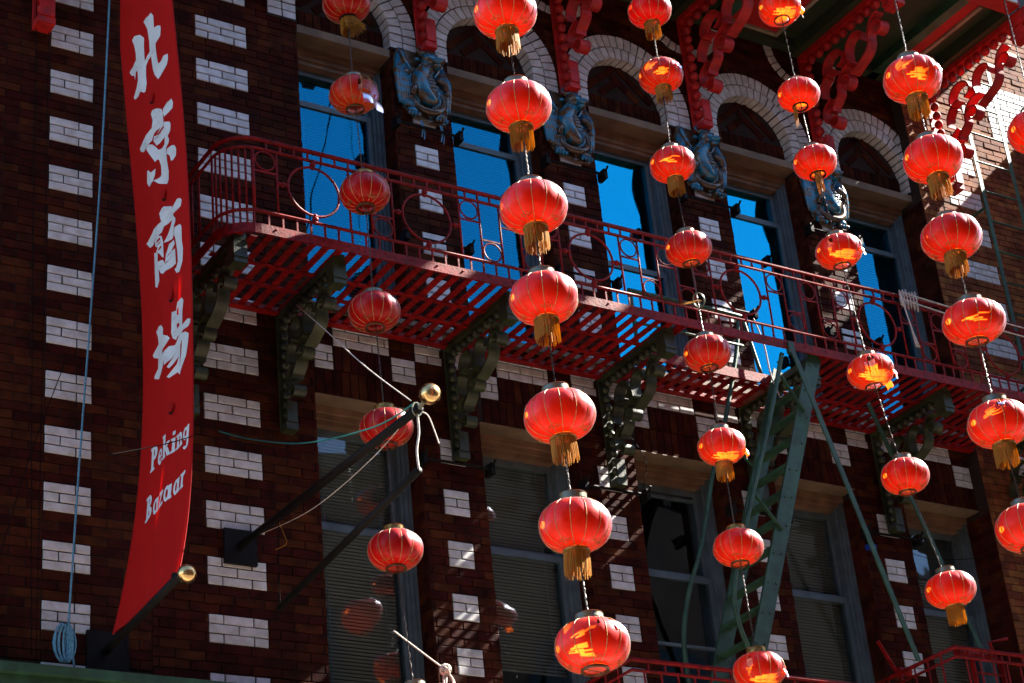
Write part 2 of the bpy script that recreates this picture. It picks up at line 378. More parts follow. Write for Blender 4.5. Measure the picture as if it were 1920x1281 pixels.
# lay the collected bricks: the 300 largest in view of each kind as single objects, the others joined
def project(x, y, z):
    d = Vector((x, y, z)) - Vector((0, -11.585, 1.6)); zc = d.dot(FW)
    return 960 + 3781.6 * d.dot(RX) / zc, 640.5 - 3781.6 * d.dot(UP) / zc, zc
protos = {}
def brick_mesh(mat_, wdt, v):
    key = (mat_, round(wdt, 3), v)
    if key not in protos:
        rr = random.Random(hash(key) & 0xffff); b = MB(); JJ = .0095 if mat_ == 'glaze' else J; h = CO - JJ; l = wdt - JJ; bev = .004
        q = lambda: rr.uniform(-.0018, .0018)
        yb = .02
        f = [(bev + q(), 0, bev + q()), (l - bev + q(), 0, bev + q()), (l - bev + q(), 0, h - bev + q()), (bev + q(), 0, h - bev + q())]
        e = [(q(), bev, q()), (l + q(), bev, q()), (l + q(), bev, h + q()), (q(), bev, h + q())]
        k = [(0, yb, 0), (l, yb, 0), (l, yb, h), (0, yb, h)]
        b.add(f + e + k, [(0, 1, 2, 3)] + [(i + 4, (i + 1) % 4 + 4, (i + 1) % 4, i) for i in range(4)] + [(i + 8, (i + 1) % 4 + 8, (i + 1) % 4 + 4, i + 4) for i in range(4)])
        me = b.mesh('brick'); me.materials.append(M[mat_]); protos[key] = (me, b)
    return protos[key]
for kind, mt, nm in (('glaze', 'glaze', 'glazed_brick'), ('brick', 'brick', 'brick')):
    sc = []
    for r in wdone[kind]:
        px, py, zc = project((r[0] + r[1]) / 2, r[4], (r[2] + r[3]) / 2)
        vis = -20 < px < 1940 and -20 < py < 1300
        hid = kind == 'brick' and r[0] > 4.6 and r[0] < 4.9
        sc.append(((r[1] - r[0]) / zc ** 2 * (0 if not vis or hid else 1) + 1e-9 * random.random(), r))
    sc.sort(key=lambda t: -t[0])
    rest = {}
    for i, (s, r) in enumerate(sc):
        a, c, za, zb, y, par = r; prow = random.uniform(-.004, .003) if kind == 'brick' else random.uniform(-.0055, -.003)
        wd = c - a; v = random.randrange(3)
        full = abs(wd - BL) < .003; mt = ('brick_sunlit' if y < -.1 else 'brick') if kind == 'brick' else 'glaze'
        if i < 300:
            me, _ = brick_mesh(mt, wd, v)
            ob(nm, me, None, par, (a + J / 2, y + prow, za + J / 2))
        else:
            q = rest.setdefault(par.name, (par, MB()))[1]
            _, bb = brick_mesh(mt, wd, v)
            q.add([(X + a + J / 2, Y + y + prow, Z + za + J / 2) for X, Y, Z in bb.v], bb.f)
    for par, q in rest.values(): ob(nm, q, ('brick_sunlit' if par is rightw else 'brick') if kind == 'brick' else 'glaze', par, kind='stuff')

# ---- white brick arches
vous_i = 0
def voussoir_ring(par, cx, cz, r0, r1, a0, a1, n, y0, y1, nm='voussoir'):
    for i in range(n):
        t0 = a0 + (a1 - a0) * i / n; t1 = a0 + (a1 - a0) * (i + 1) / n; g = .0062 / r0
        t0 += g; t1 -= g; p = random.uniform(0, .004); vs = []
        for y in (y0 - p, y1):
            for r, t in ((r0, t0), (r0, t1), (r1, t1), (r1, t0)): vs.append((cx + r * math.cos(t), y, cz + r * math.sin(t)))
        ob(nm, MB().add(vs, [(0, 1, 2, 3), (4, 7, 6, 5), (0, 4, 5, 1), (1, 5, 6, 2), (2, 6, 7, 3), (3, 7, 4, 0)]), 'glaze', par)
for c in AC:
    ar = ob('arch', MB().box(c - RO, c - RO + .004, .01, .1, ZIMP, ZIMP + .01), 'mortar', bd)
    voussoir_ring(ar, c, ZS, RI, RM - .006, 0, math.pi, 20, -.010, .122)
    voussoir_ring(ar, c, ZS, RM + .006, RO, 0, math.pi, 25, -.010, .03)
    for k in range(2):
        z0 = ZIMP + .004 + k * .073
        for s in (-1, 1):
            for r0, r1, yb in ((RI, RM - .006, .122), (RM + .006, RO, .03)):
                x0, x1 = sorted((c + s * r0, c + s * r1))
                ob('voussoir', MB().box(x0, x1, -.012, yb, z0, z0 + .062), 'glaze', ar)
    for xa, xb in ((c - RO - .01, c - RI + .006), (c + RI - .006, c + RO + .01)): ob('impost', MB().box(xa, xb, -.016, .12, ZIMP - .022, ZIMP), 'mortar', ar)
    # tympanum of dark bricks: a soldier row with slanting bricks above
    ty = ob('tympanum', MB().box(c - RI, c + RI, .112, .13, ZHU + .09, 12.05), 'mortar', bd)
    tb = MB(); n = 12
    for i in range(n):
        x0 = c - RI + (2 * RI) * i / n; x1 = c - RI + 2 * RI * (i + 1) / n; pr = random.uniform(0, .005)
        tb.box(x0 + .004, x1 - .004, .10 - pr, .12, ZIMP - .01, ZIMP + .2)
    for i in range(-9, 10):
        for j in range(5):
            # chevrons that meet on the centre line
            s = 1 if i >= 0 else -1
            u = abs(i) * .074; zz = ZIMP + .26 + j * .16 - u * .9
            p0 = Vector((c + s * u, .105, zz)); d = Vector((s * .75, 0, -.66)).normalized() * .07; nn = Vector((s * .66, 0, .75)).normalized() * .033
            q = [p0 - d - nn, p0 + d - nn, p0 + d + nn, p0 - d + nn]
            if all((v.x - c) ** 2 + max(0, v.z - ZS) ** 2 < (RI + .02) ** 2 and v.z > ZIMP + .2 for v in q):
                pr = random.uniform(0, .002)
                tb.add([(v.x, .10 - pr, v.z) for v in q] + [(v.x, .12, v.z) for v in q], [(0, 1, 2, 3), (0, 4, 5, 1), (1, 5, 6, 2), (2, 6, 7, 3), (3, 7, 4, 0)])
    ob('tympanum_bricks', tb, 'brick', ty, kind='stuff')
for cx, cz in UC:
    ar = ob('scallop', MB().box(cx - .01, cx + .01, .01, .03, cz - .42, cz - .41), 'mortar', bd)
    voussoir_ring(ar, cx, cz, .36, .44, math.radians(178), math.radians(362), 17, -.010, .02)
# soldier bricks over the lower windows
for k in range(5):
    o = 1.42 * k; sb = ob('soldier_course', MB().box(6.17 + o, 6.96 + o, .012, .05, 8.13, 8.5), 'mortar', bd)
    n = 12; x0 = 6.155 + o; x1 = min(7.0 + o, 12.68)
    for i in range(n):
        a = x0 + (x1 - x0) * i / n; b = x0 + (x1 - x0) * (i + 1) / n
        ob('brick', MB().box(a + .004, b - .004, -random.uniform(0, .004), .03, 8.125, 8.327), 'brick', sb)
    n = 7; x0 = 6.317 + o; x1 = 6.793 + o
    for i in range(n):
        a = x0 + (x1 - x0) * i / n; b = x0 + (x1 - x0) * (i + 1) / n
        ob('brick', MB().box(a + .004, b - .004, -random.uniform(0, .004), .03, 8.337, 8.533), 'brick', sb)

# ---- windows
def window(k, x0, x1, z0, z1, rail, g, lower, blinds, muntins=()):
    fr = MB()
    # head and jamb mouldings in steps
    ya = .17
    for i, (t, y0, y1) in enumerate(((.024, ya, .42), (.028, ya + .025, .42), (.022, ya + .045, .42))):
        o = [0, .024, .052][i]
        fr.box(x0 + o, x0 + o + t, y0, y1, z0, z1 - .002); fr.box(x1 - o - t, x1 - o, y0, y1, z0, z1 - .002)
    w_ = ob('window', fr, 'frame', bd)
    hd = MB()
    for t, y0, o in ((.05, ya - .01, 0), (.04, ya + .02, .05), (.035, ya + .045, .09)): hd.box(x0 + o * .9, x1 - o * .9, y0, .43, z1 - o - t, z1 - o - .001)
    ob('head_moulding', hd, 'frameb', w_)
    ob('lintel', MB().box(x0, x1, -.006, .30, z1 + .001, z1 + (.075 if z1 > 10 else .008)), 'lintel', w_)
    a, b = x0 + .072, x1 - .072; zt = z1 - .125
    for nm, s0, s1, y in (('upper_sash', rail, zt, .285), ('lower_sash', z0, rail + .03, .245)):
        m = MB(); t = .038
        m.box(a, a + t, y, y + .035, s0, s1); m.box(b - t, b, y, y + .035, s0, s1); m.box(a + t, b - t, y + .001, y + .034, s1 - .05, s1); m.box(a + t, b - t, y + .001, y + .034, s0, s0 + .06)
        for mz in muntins:
            if s0 < mz < s1: m.box(a + t, b - t, y + .002, y + .03, mz - .012, mz + .012)
        sh = ob(nm, m, 'frame', w_)
        ob('pane', MB().box(a + t - .004, b - t + .004, y + .015, y + .019, s0 + .055, s1 - .045), g, w_)
    if blinds:
        for zb0, zb1, tilt in blinds:
            bm = MB(); z = zb1
            while z > zb0:
                j = random.uniform(-.001, .001)
                y0_, y1_ = (.335, .350) if z1 < 10 else (.347, .335)
                bm.add([(a + .02, y0_, z + tilt + j), (b - .02, y0_, z + tilt + j), (b - .02, y1_, z - tilt + j), (a + .02, y1_, z - tilt + j)], [(0, 1, 2, 3)])
                z -= .027
            for xx in (a + .12, b - .12): bm.box(xx, xx + .004, .330, .334, zb0, zb1)
            ob('venetian_blind', bm, 'blind' if z1 < 10 else 'blindm', w_, kind='stuff')
lowspec = [([(5.5, 8.0, .007)], ()), ([(6.28, 8.0, .007)], ()), (None, (6.62, 7.9)), ([(5.5, 8.0, .007)], ()), ([(5.5, 7.52, .007)], ())]
upspec = [[(9.0, 11.22, .0085)], [(9.0, 11.22, .0085)], None, None, [(9.0, 11.22, .0085)]]
for k in range(5):
    window(k, WX[k], WX1[k], 5.55, ZHL, 7.19, 'glassl', True, *lowspec[k])
    window(k, WX[k], WX1[k], ZSU, ZHU, 10.84 if k != 2 else 10.0, 'glassu' if k in (2, 3) else 'glassm', False, upspec[k])
# rooms behind the glass
rm = MB()
for z0, z1 in ((4.9, 8.5), (8.55, 11.6)):
    rm.box(6.0, 12.9, 2.6, 2.7, z0, z1); rm.box(6.0, 12.9, .46, 2.6, z1, z1 + .04); rm.box(6.0, 12.9, .46, 2.6, z0 - .04, z0)
    for x in (5.95, 8.7, 10.1, 12.9): rm.box(x, x + .05, .46, 2.6, z0, z1)
ob('room_lining', rm, 'room', bd)
ob('curtain', MB().box(9.08, 9.3, .9, .92, 5.5, 7.9).box(9.5, 9.62, 1.1, 1.12, 5.5, 7.6), 'blind', bd)
ob('pull_down_shade', MB().box(11.88, 12.61, .335, .339, 7.55, 7.99), 'room', bd)
ob('sill', MB().box(6.10, 12.66, -.05, .42, ZSU - .045, ZSU - .003), 'lintel', bd)
# green cornice at the foot of the left pier
cr = MB().box(2.4, 6.4, -.20, .0, 5.74, 5.80).box(2.4, 6.4, -.15, -.0, 5.62, 5.738).box(2.4, 6.4, -.10, -.0, 5.4, 5.618)
ob('cornice', cr, 'green', bd)

# ---- soffit of the projecting storey above, with its red panels
sf = MB().box(2.0, 13.35, -1.42, F0 - .004, 12.80, 13.1)
so_ = ob('soffit', sf, 'soffitg', bd)
BRX = [5.85, 7.285, 8.70, 10.12, 11.56, 13.05]
bm_ = MB()
for i, x in enumerate(BRX):
    ob('beam', MB().box(x - .12, x + .12, -1.41, -.012, 12.66, 12.798), 'soffitg', so_)
    if i < len(BRX) - 1:
        p0, p1 = (x + .45, x + 1.05) if i != 4 else (x + .95, x + 1.15)
        ob('beam', MB().box(p0 - .11, p0, -1.41, -.012, 12.70, 12.797), 'green', so_)
        ob('panel', MB().box(p0 + .002, p1, -1.32, -.16, 12.765, 12.796), 'soffitr', so_)
        ob('moulding', MB().box(p1 + .001, p1 + .04, -1.32, -.12, 12.745, 12.797).box(p0, p1, -.159, -.12, 12.745, 12.797), 'tan', so_)
ob('wall_plate', MB().box(2.0, 13.35, -.118, -.013, 12.70, 12.796), 'soffitg', so_)
x = 3.0; i = 0
while x < 13.2:
    ob('fascia_box', MB().box(x, min(x + .66, 13.34), -1.58, -1.421, 12.66, 13.05), 'soffitr', so_)
    ob('box_trim', MB().box(x + .01, min(x + .61, 13.33), -1.60, -1.581, 12.67, 12.70).box(x + .01, x + .04, -1.60, -1.581, 12.70, 13.0), 'glaze', so_)
    x += .93; i += 1
ob('beam_end', MB().box(12.98, 13.12, -1.62, -1.40, 12.52, 12.655), 'ironb', so_)
# added bay, unseen at right: its shape keeps the low sun off the lower wall
bay = MB().box(15.5, 19, -2.6, RY, 0, 13.3).box(15.42, 19.1, -2.67, RY, 13.3, 13.4)
ob('bay', bay, 'brick_sunlit', bd)
for j in range(4): ob('window', MB().box(16.1, 18.4, -2.63, -2.58, 2.2 + 2.9 * j, 4.2 + 2.9 * j), 'darkgl', bd)
# added unseen overhang: edge shades the leftmost lanterns, slots let sun reach the rim
EZ = 14.6
def shade_edge_y(x): return max(-3.3, -.1 - .13 * (x - 15.87 + 1) - .20 * EZ)
ev = MB(); x = 4.0
def estrip(x0, x1, ya, yb0, yb1):
    ev.add([(x0, yb0, EZ), (x1, yb1, EZ), (x1, ya, EZ), (x0, ya, EZ), (x0, yb0, EZ + .1), (x1, yb1, EZ + .1), (x1, ya, EZ + .1), (x0, ya, EZ + .1)], [(0, 3, 2, 1), (4, 5, 6, 7), (0, 1, 5, 4), (1, 2, 6, 5), (2, 3, 7, 6), (3, 0, 4, 7)])
i = 0
while x < 15.39:
    x1 = min(x + (.92 if i % 2 == 0 else .42), 15.4); e0, e1 = shade_edge_y(x), shade_edge_y(x1)
    if i % 2 == 0 or e0 > -2.45: estrip(x, x1, 0, e0, e1)
    else: estrip(x, x1, 0, -2.17, -2.17); estrip(x, x1, -2.30, e0, e1)
    x = x1; i += 1
ob('eave', ev, 'soffitg', bd)
for x0, x1 in ((13.45, 14.0), (14.12, 14.9), (15.05, 15.45)): ob('rail_shade_box', MB().box(x0, x1, -2.1, -1.55, 12.80, 12.98), 'soffitr', so_)  # unseen boxes added to keep the sun off the balcony railing
# ================================================================ SCROLL BRACKETS
def bracket_parts(par, x, z0, reach, h, wd, mt, y0=-.02):
    """wall bracket of flat iron scrolls: plan in (d, e), d outward 0..1, e upward 0..1"""
    sd = reach; se = h
    P = lambda L: [(y0 - d * sd, z0 + e * se) for d, e in L]
    def curl(cx, cz, r, a0, turns, n=14, grow=.35):
        return [(cx + r * (1 - grow * i / n) * math.cos(a0 + turns * 2 * math.pi * i / n), cz + r * (sd / se) * (1 - grow * i / n) * math.sin(a0 + turns * 2 * math.pi * i / n)) for i in range(n + 1)]
    root = MB()
    root.beam((x, y0 - .0, z0 + se * .97), (x, y0 - sd, z0 + se * .97), wd * .9, .06 * se, (1, 0, 0))
    root.box(x - wd * .45, x + wd * .45, y0 - .02, y0, z0, z0 + se * .94)
    br = ob('bracket', root, mt, par, smooth=False)
    ob('foot', MB().box(x - wd / 2, x + wd / 2, y0 - .12 * sd, y0 - .021, z0 - .02, z0 + .035).box(x - wd * .42, x + wd * .42, y0 - .13 * sd, y0 - .115 * sd, z0 + .036, z0 + .2 * se), mt, br)
    ob('end_cap', MB().box(x - wd * .52, x + wd * .52, y0 - sd * 1.0, y0 - sd * .88, z0 + .76 * se, z0 + .935 * se).box(x - wd * .56, x + wd * .56, y0 - sd * 1.01, y0 - sd * .87, z0 + .80 * se, z0 + .82 * se), mt, br)
    bands = [
        curl(.235, .235, .048, 1.9, -.8)[::-1] + [(.17, .27), (.145, .33), (.165, .40), (.24, .44)],
        [(.24, .335), (.255, .385), (.31, .42)] + [],
        curl(.40, .475, .056, 2.2, -.8)[::-1] + [(.325, .50), (.32, .44), (.27, .385), (.20, .345)],
        [(.33, .50), (.36, .56), (.44, .60), (.50, .59)],
        curl(.775, .70, .055, 2.2, -.8)[::-1] + [(.69, .70), (.68, .63), (.64, .575), (.56, .535), (.47, .50)],
        [(.235, .62), (.22, .70), (.27, .78), (.36, .79), (.42, .735), (.41, .67), (.36, .645)],
        [(.16, .50), (.17, .58), (.24, .655), (.31, .655)],
        [(.47, .60), (.46, .70), (.50, .78), (.57, .80), (.63, .76), (.62, .70)],
        [(.69, .71), (.73, .79), (.80, .83)],
    ]
    for b in bands:
        if len(b) < 3: continue
        ob('scroll', MB().band(catmull(P(b), 3), x, wd, .016), mt, br, smooth='auto')
    bd_ = MB()
    for i in range(10): bd_.ell((x, y0 - sd * (.10 + .085 * i), z0 + se * .905), (wd * .36, .036 * sd, .036 * se * 1.1), 8, 6)
    for i in range(10): bd_.ell((x, y0 - .05 * sd, z0 + se * (.12 + .082 * i)), (wd * .36, .036 * sd, .036 * se), 8, 6)
    ob('bead_row', bd_, mt, br, smooth=True)
    return br

pos_red = ['above the third dragon relief', '']
# ================================================================ MIDDLE FIRE ESCAPE
RZ = 8.70; YO = -1.06; XL, XRR = 5.0, 14.4
fe = thing('fire_escape', 'long red iron balcony with ring patterned railing and slatted floor across the wall', 'fire escape', (9, 0, RZ))
HX0, HX1, HY = 8.80, 10.16, -.50     # stair opening
def rim_path(z, off=0., R=.24):
    pts = [(XL + off, -.03, z)]
    for i in range(9):
        a = math.pi + math.pi / 2 * i / 8
        pts.append((XL + off + R + R * math.cos(a), YO + off + R + R * math.sin(a), z))
    pts.append((XRR, YO + off, z)); return pts
rim = MB(); rp = rim_path(0)
for a, b in zip(rp, rp[1:]):
    d = (Vector(b) - Vector(a)).normalized(); e = d * .004
    rim.beam(Vector(a) - e + Vector((0, 0, RZ)), Vector(b) + e + Vector((0, 0, RZ)), .012, .075, (0, 0, 1)) if False else rim.beam(Vector(a) - e + Vector((0, 0, RZ)), Vector(b) + e + Vector((0, 0, RZ)), .075, .014, (0, 0, 1))
rim.box(XL + .3, XRR, YO + .006, YO + .07, RZ + .022, RZ + .034)
ob('rim', rim, 'iron', fe)
rb = MB(); x = XL + .35
while x < XRR: rb.ell((x, YO - .008, RZ + .012), (.009, .006, .009), 6, 4); x += .21
ob('rivet_row', rb, 'iron', fe, kind='stuff')
def span_cut(a, b): return [(a, HX0), (HX1, b)]
ob('wall_angle', MB().box(XL, XRR, -.05, -.038, RZ - .035, RZ + .035).box(XL, XRR, -.11, -.051, RZ - .035, RZ - .027), 'iron', fe)
for yy in (-.66, -.40):
    if yy < HY: ob('stringer', MB().box(XL + .04, HX0, yy - .022, yy + .022, RZ - .028, RZ - .020), 'iron', fe), ob('stringer', MB().box(HX1, XRR, yy - .022, yy + .022, RZ - .028, RZ - .020), 'iron', fe)
    else: ob('stringer', MB().box(XL + .04, XRR, yy - .022, yy + .022, RZ - .028, RZ - .020), 'iron', fe)
ob('opening_frame', MB().box(HX0, HX1, HY - .006, HY + .006, RZ - .04, RZ + .045).box(HX0 - .008, HX0 + .004, YO, HY, RZ - .035, RZ + .03).box(HX1 - .004, HX1 + .008, YO, HY, RZ - .035, RZ + .03), 'iron', fe)
long_m = MB().box(-.026, .026, -1.045, -.055, -.019, -.009).mesh('slat'); short_m = MB().box(-.026, .026, HY, -.055, -.019, -.009).mesh('slat'); hatch = None
mid_m = MB().box(-.026, .026, -.98, -.055, -.019, -.009).mesh('slat')
for m_ in (long_m, short_m, mid_m): m_.materials.append(M['iron'])
n = 0; x = XL + .12
while x < XRR:
    y_short = HX0 - .02 < x < HX1 + .02
    ob('slat', short_m if y_short else (mid_m if x < XL + .25 else long_m), None, fe, (x, 0, RZ + random.uniform(-.001, .001))); x += .1045
# railing
ZT, Z2, ZBm = 9.42, 9.345, 8.84
for nm, z, t, h in (('top_rail', ZT, .022, .036), ('upper_rail', Z2, .016, .026), ('lower_rail', ZBm, .016, .026)):
    r_ = MB(); pts = rim_path(z, .0)
    if nm == 'top_rail': r_.tube(pts, .017, 6)
    else:
        r_.tube(pts, .012, 6)
    ob(nm, r_, 'iron', fe, smooth=True)
stud_u = MB().box(-.006, .006, -.006, .006, Z2, ZT).mesh('stud'); stud_l = MB().box(-.006, .006, -.006, .006, RZ + .03, ZBm).mesh('stud')
bal = MB().tube([(0, 0, ZBm), (0, 0, Z2)], .0085, 5).mesh('baluster', True)
for m_ in (stud_u, stud_l, bal): m_.materials.append(M['iron'])
x = XL + .30
while x < XRR:
    ob('stud', stud_u, None, fe, (x, YO, 0)); ob('stud', stud_l, None, fe, (x, YO, 0)); x += .142 * .75
for i in range(1, 9, 1):
    p = rp[i]; ob('baluster', bal, None, fe, (p[0], p[1], 0)); ob('stud', stud_l, None, fe, (p[0], p[1], 0))
for y in (-.60, -.48, -.36, -.24, -.12): ob('baluster', bal, None, fe, (XL, y, 0))
def ring(cx, cz, r, tr):
    return MB().tube([(cx + r * math.cos(2 * math.pi * i / 28), YO, cz + r * math.sin(2 * math.pi * i / 28)) for i in range(28)], tr, 5, closed=True)
RCZ = (ZBm + Z2) / 2
rings = [5.655, 6.556] + [6.556 + 1.42 * k for k in range(1, 6)]
knob = MB().ell((0, 0, 0), (.022, .022, .022), 8, 6).tube([(-.035, 0, 0), (.035, 0, 0)], .009, 6).ell((.035, 0, 0), (.014, .016, .016), 8, 5).ell((-.035, 0, 0), (.014, .016, .016), 8, 5).mesh('knob', True)
knobv = MB().ell((0, 0, 0), (.024, .024, .022), 8, 6).ell((0, 0, .028), (.017, .017, .014), 8, 5).ell((0, 0, -.028), (.017, .017, .014), 8, 5).mesh('knob', True)
for m_ in (knob, knobv): m_.materials.append(M['iron'])
def cells(x0, n, w, start=0):
    for i in range(n + 1): ob('baluster', bal, None, fe, (x0 + i * w, YO, 0))
    for i in range(n):
        cx = x0 + (i + .5) * w; up = (i + start) % 2 == 0; cz = Z2 - w / 2 - .004 if up else ZBm + w / 2 + .004
        ob('small_ring', ring(cx, cz, w / 2 - .012, .0065), 'iron', fe, smooth=True)
        zb = Z2 - w - .008 if up else ZBm + w + .008
        ob('cross_bar', MB().box(x0 + i * w, x0 + (i + 1) * w, YO - .005, YO + .005, zb - .006, zb + .006), 'iron', fe)
for i, cx in enumerate(rings):
    if cx > XRR: break
    ob('big_ring', ring(cx, RCZ, .198, .0095), 'iron', fe, smooth=True)
    ob('knob', knob, None, fe, (cx - .235, YO, RCZ)); ob('knob', knob, None, fe, (cx + .235, YO, RCZ))
    ob('knob', knobv, None, fe, (cx, YO, RCZ + .223)); ob('knob', knobv, None, fe, (cx, YO, RCZ - .223))
    if i >= 1: cells(cx + .278, 5, .1728)
cells(5.20, 1, .175); cells(5.933, 2, .1725)
for x in (5.13, 5.88, 7.285, 8.70, 10.12, 11.56, 12.98):
    bracket_parts(fe, x, 7.74, .93, .96, .095, 'greenb', -.03)
# lower landing grate seen beside the stair opening has its own front angle
# ---------------------------------------------------------------- lower balconies
def low_balcony(lbl, x0, x1, ztop, extra=False):
    lb = thing('balcony', lbl, 'fire escape', ((x0 + x1) / 2, 0, ztop - .72))
    zf = ztop - .72
    for z, r in ((ztop, .017), (ztop - .075, .012), (ztop - .58, .012)):
        ob('rail', MB().tube([(x0, -.03, z), (x0, YO, z), (x1, YO, z)], r, 6), 'iron', lb, smooth=True)
    ob('rim', MB().box(x0, x1, YO - .006, YO + .006, zf - .035, zf + .035).box(x0 - .006, x0 + .006, YO, -.03, zf - .035, zf + .035), 'iron', lb)
    x = x0 + .1
    while x < x1:
        ob('baluster', MB().tube([(x, YO, zf), (x, YO, ztop - .07)], .008, 5), 'iron', lb)
        ob('stud', MB().box(x - .006 + .04, x + .006 + .04, YO - .006, YO + .006, ztop - .072, ztop), 'iron', lb); x += .142
    for i in range(6):
        y = -.15 - i * .15; ob('baluster', MB().tube([(x0, y, zf), (x0, y, ztop - .01)], .008, 5), 'iron', lb)
    x = x0 + .06
    while x < x1: ob('slat', MB().box(x - .012, x + .012, YO + .02, -.05, zf - .018, zf - .008), 'iron', lb); x += .1045
    if extra:
        ob('hinge_pin', MB().tube([(x0 + .12, -.98, ztop + .0), (x0 + .42, -.98, ztop - .0)], .022, 8).tube([(x0 + .1, -.98, ztop), (x0 + .14, -.98, ztop)], .038, 10).tube([(x0 + .42, -.98, ztop), (x0 + .46, -.98, ztop)], .034, 10), 'iron', lb, smooth='auto')
        ob('stop_bar', MB().beam((x0 + .05, -.38, ztop - .02), (x0 - .12, -.38, ztop + .27), .03, .012, (0, 1, 0)).tube([(x0 - .0, -.42, ztop + .02), (x0 + .12, -.42, ztop + .02)], .034, 10), 'iron', lb)
        ob('crank_bar', MB().tube([(x0 + .82, -.75, ztop - .1), (x0 + .72, -.75, ztop + .22), (x0 + .88, -.80, ztop + .25)], .014, 6), 'iron', lb)
        for k in range(4): ob('rung', MB().tube([(x0 + .25, -.98, ztop - .15 - .13 * k), (x0 + .55, -.98, ztop - .15 - .13 * k)], .010, 6), 'iron', lb)
        ob('side_bar', MB().box(x0 + .235, x0 + .255, -1.0, -.96, ztop - .72, ztop).box(x0 + .545, x0 + .565, -1.0, -.96, ztop - .72, ztop), 'iron', lb)
    return lb
low_balcony('red iron balcony railing at the bottom edge behind the torn fringeless lantern', 7.88, 10.55, 5.92)
low_balcony('red iron balcony corner with ladder hinge and crank bar at the bottom right', 10.95, 13.6, 6.32, True)

# ---------------------------------------------------------------- green stair
st = thing('fire_stair', 'steep green iron stair dropping from the opening in the red balcony', 'stair', (9.5, -.7, 5.7))
SX = lambda z: 10.12 - .405 * (8.71 - z)
for y in (-1.0, -.53):
    m = MB().beam((SX(8.78), y, 8.78), (SX(5.3), y, 5.3), .012, .13, (0, 1, 0)); m.beam((SX(8.78) - .060, y + .012, 8.78), (SX(5.3) - .060, y + .012, 5.3), .024, .008, (0, 1, 0))
    ob('stringer', m, 'green', st)
rv = MB()
z = 5.45
while z < 8.7:
    for o in (-.035, .035): rv.ell((SX(z) + o, -1.008, z), (.011, .007, .011), 6, 4)
    z += .242
ob('rivet', rv, 'green', st, smooth=True, kind='stuff')
z = 5.5
while z < 8.6:
    ob('tread', MB().box(SX(z) - .045, SX(z) + .035, -.994, -.536, z, z + .025), 'green', st); z += .242
def pipe(nm, pts, r=.019, par=st, k=5, m='green'): return ob(nm, MB().tube(catmull(pts, k), r, 8), m, par, smooth=True)
pipe('handrail', [(SX(8.5) - .30, -1.04, 8.62), (SX(8.0) - .34, -1.04, 8.0), (SX(7.2) - .36, -1.04, 7.2), (SX(6.6) - .36, -1.04, 6.6), (SX(6.35) - .28, -1.04, 6.32), (SX(6.1) - .12, -1.04, 6.1), (SX(5.9) - .02, -1.04, 5.95)])
pipe('handrail', [(9.90, -.42, 9.30), (9.80, -.42, 8.9), (9.52, -.42, 8.12), (9.37, -.42, 7.78), (9.17, -.42, 7.19), (8.97, -.42, 6.75), (8.87, -.42, 6.4), (8.86, -.42, 6.1), (8.90, -.42, 5.8)])
pipe('guard_rail', [(9.92, -.43, 9.30), (9.5, -.43, 9.31), (8.78, -.43, 9.31)], .018)
pipe('guard_post', [(8.80, -.43, 8.72), (8.80, -.43, 9.31)], .016); pipe('guard_post', [(9.93, -.43, 9.30), (10.02, -.45, 8.76)], .016)
pipe('guard_rail', [(8.80, -.43, 9.02), (9.9, -.43, 9.02)], .011)
ob('strut', MB().beam((SX(8.4) - .30, -1.03, 8.42), (SX(8.15) + .0, -1.01, 8.15), .03, .008, (0, 1, 0)), 'green', st)
ob('strut', MB().beam((SX(7.35) - .34, -1.03, 7.35), (SX(7.1) + .0, -1.01, 7.1), .03, .008, (0, 1, 0)), 'green', st)
ob('strut', MB().beam((SX(8.0) - .32, -.43, 8.2), (SX(7.9) + .0, -.44, 7.9), .03, .008, (0, 1, 0)), 'green', st)
tr = tag(ob('tie_rod', MB().beam((9.80, -1.08, 8.70), (10.57, -1.04, 6.18), .012, .045, (0, 1, 0)), 'green'), 'long green flat rod slanting down right from beside the stair top', 'rod')
tr = tag(ob('tie_rod', MB().beam((11.13, -.47, 8.70), (11.88, -.47, 6.55), .012, .042, (0, 1, 0)), 'green'), 'green flat rod slanting down to the crank bar, right of the longer rod', 'rod')
ob('clamp', MB().box(9.78, 9.84, -1.085, -1.05, 8.62, 8.72), 'green', st)

# ---------------------------------------------------------------- wall ladder at the right
ld = thing('wall_ladder', 'green iron ladder fixed upright in front of the sunlit brick at the upper right', 'ladder', (13.35, -.5, 8.8))
ob('side_rail', MB().box(13.10, 13.145, -.512, -.50, 8.8, 12.25), 'green', ld); ob('side_rail', MB().box(13.575, 13.62, -.512, -.50, 8.8, 12.79), 'green', ld)
z = 8.95
while z < 12.7:
    ob('rung', MB().tube([(13.13 if z < 12.3 else 13.3, -.506, z), (13.59, -.506, z)], .010, 6), 'green', ld); z += .333
for z in (11.1, 9.2): ob('stay', MB().beam((13.12, -.5, z), (13.12, RY - .01, z + .0), .03, .008, (0, 0, 1)), 'green', ld)

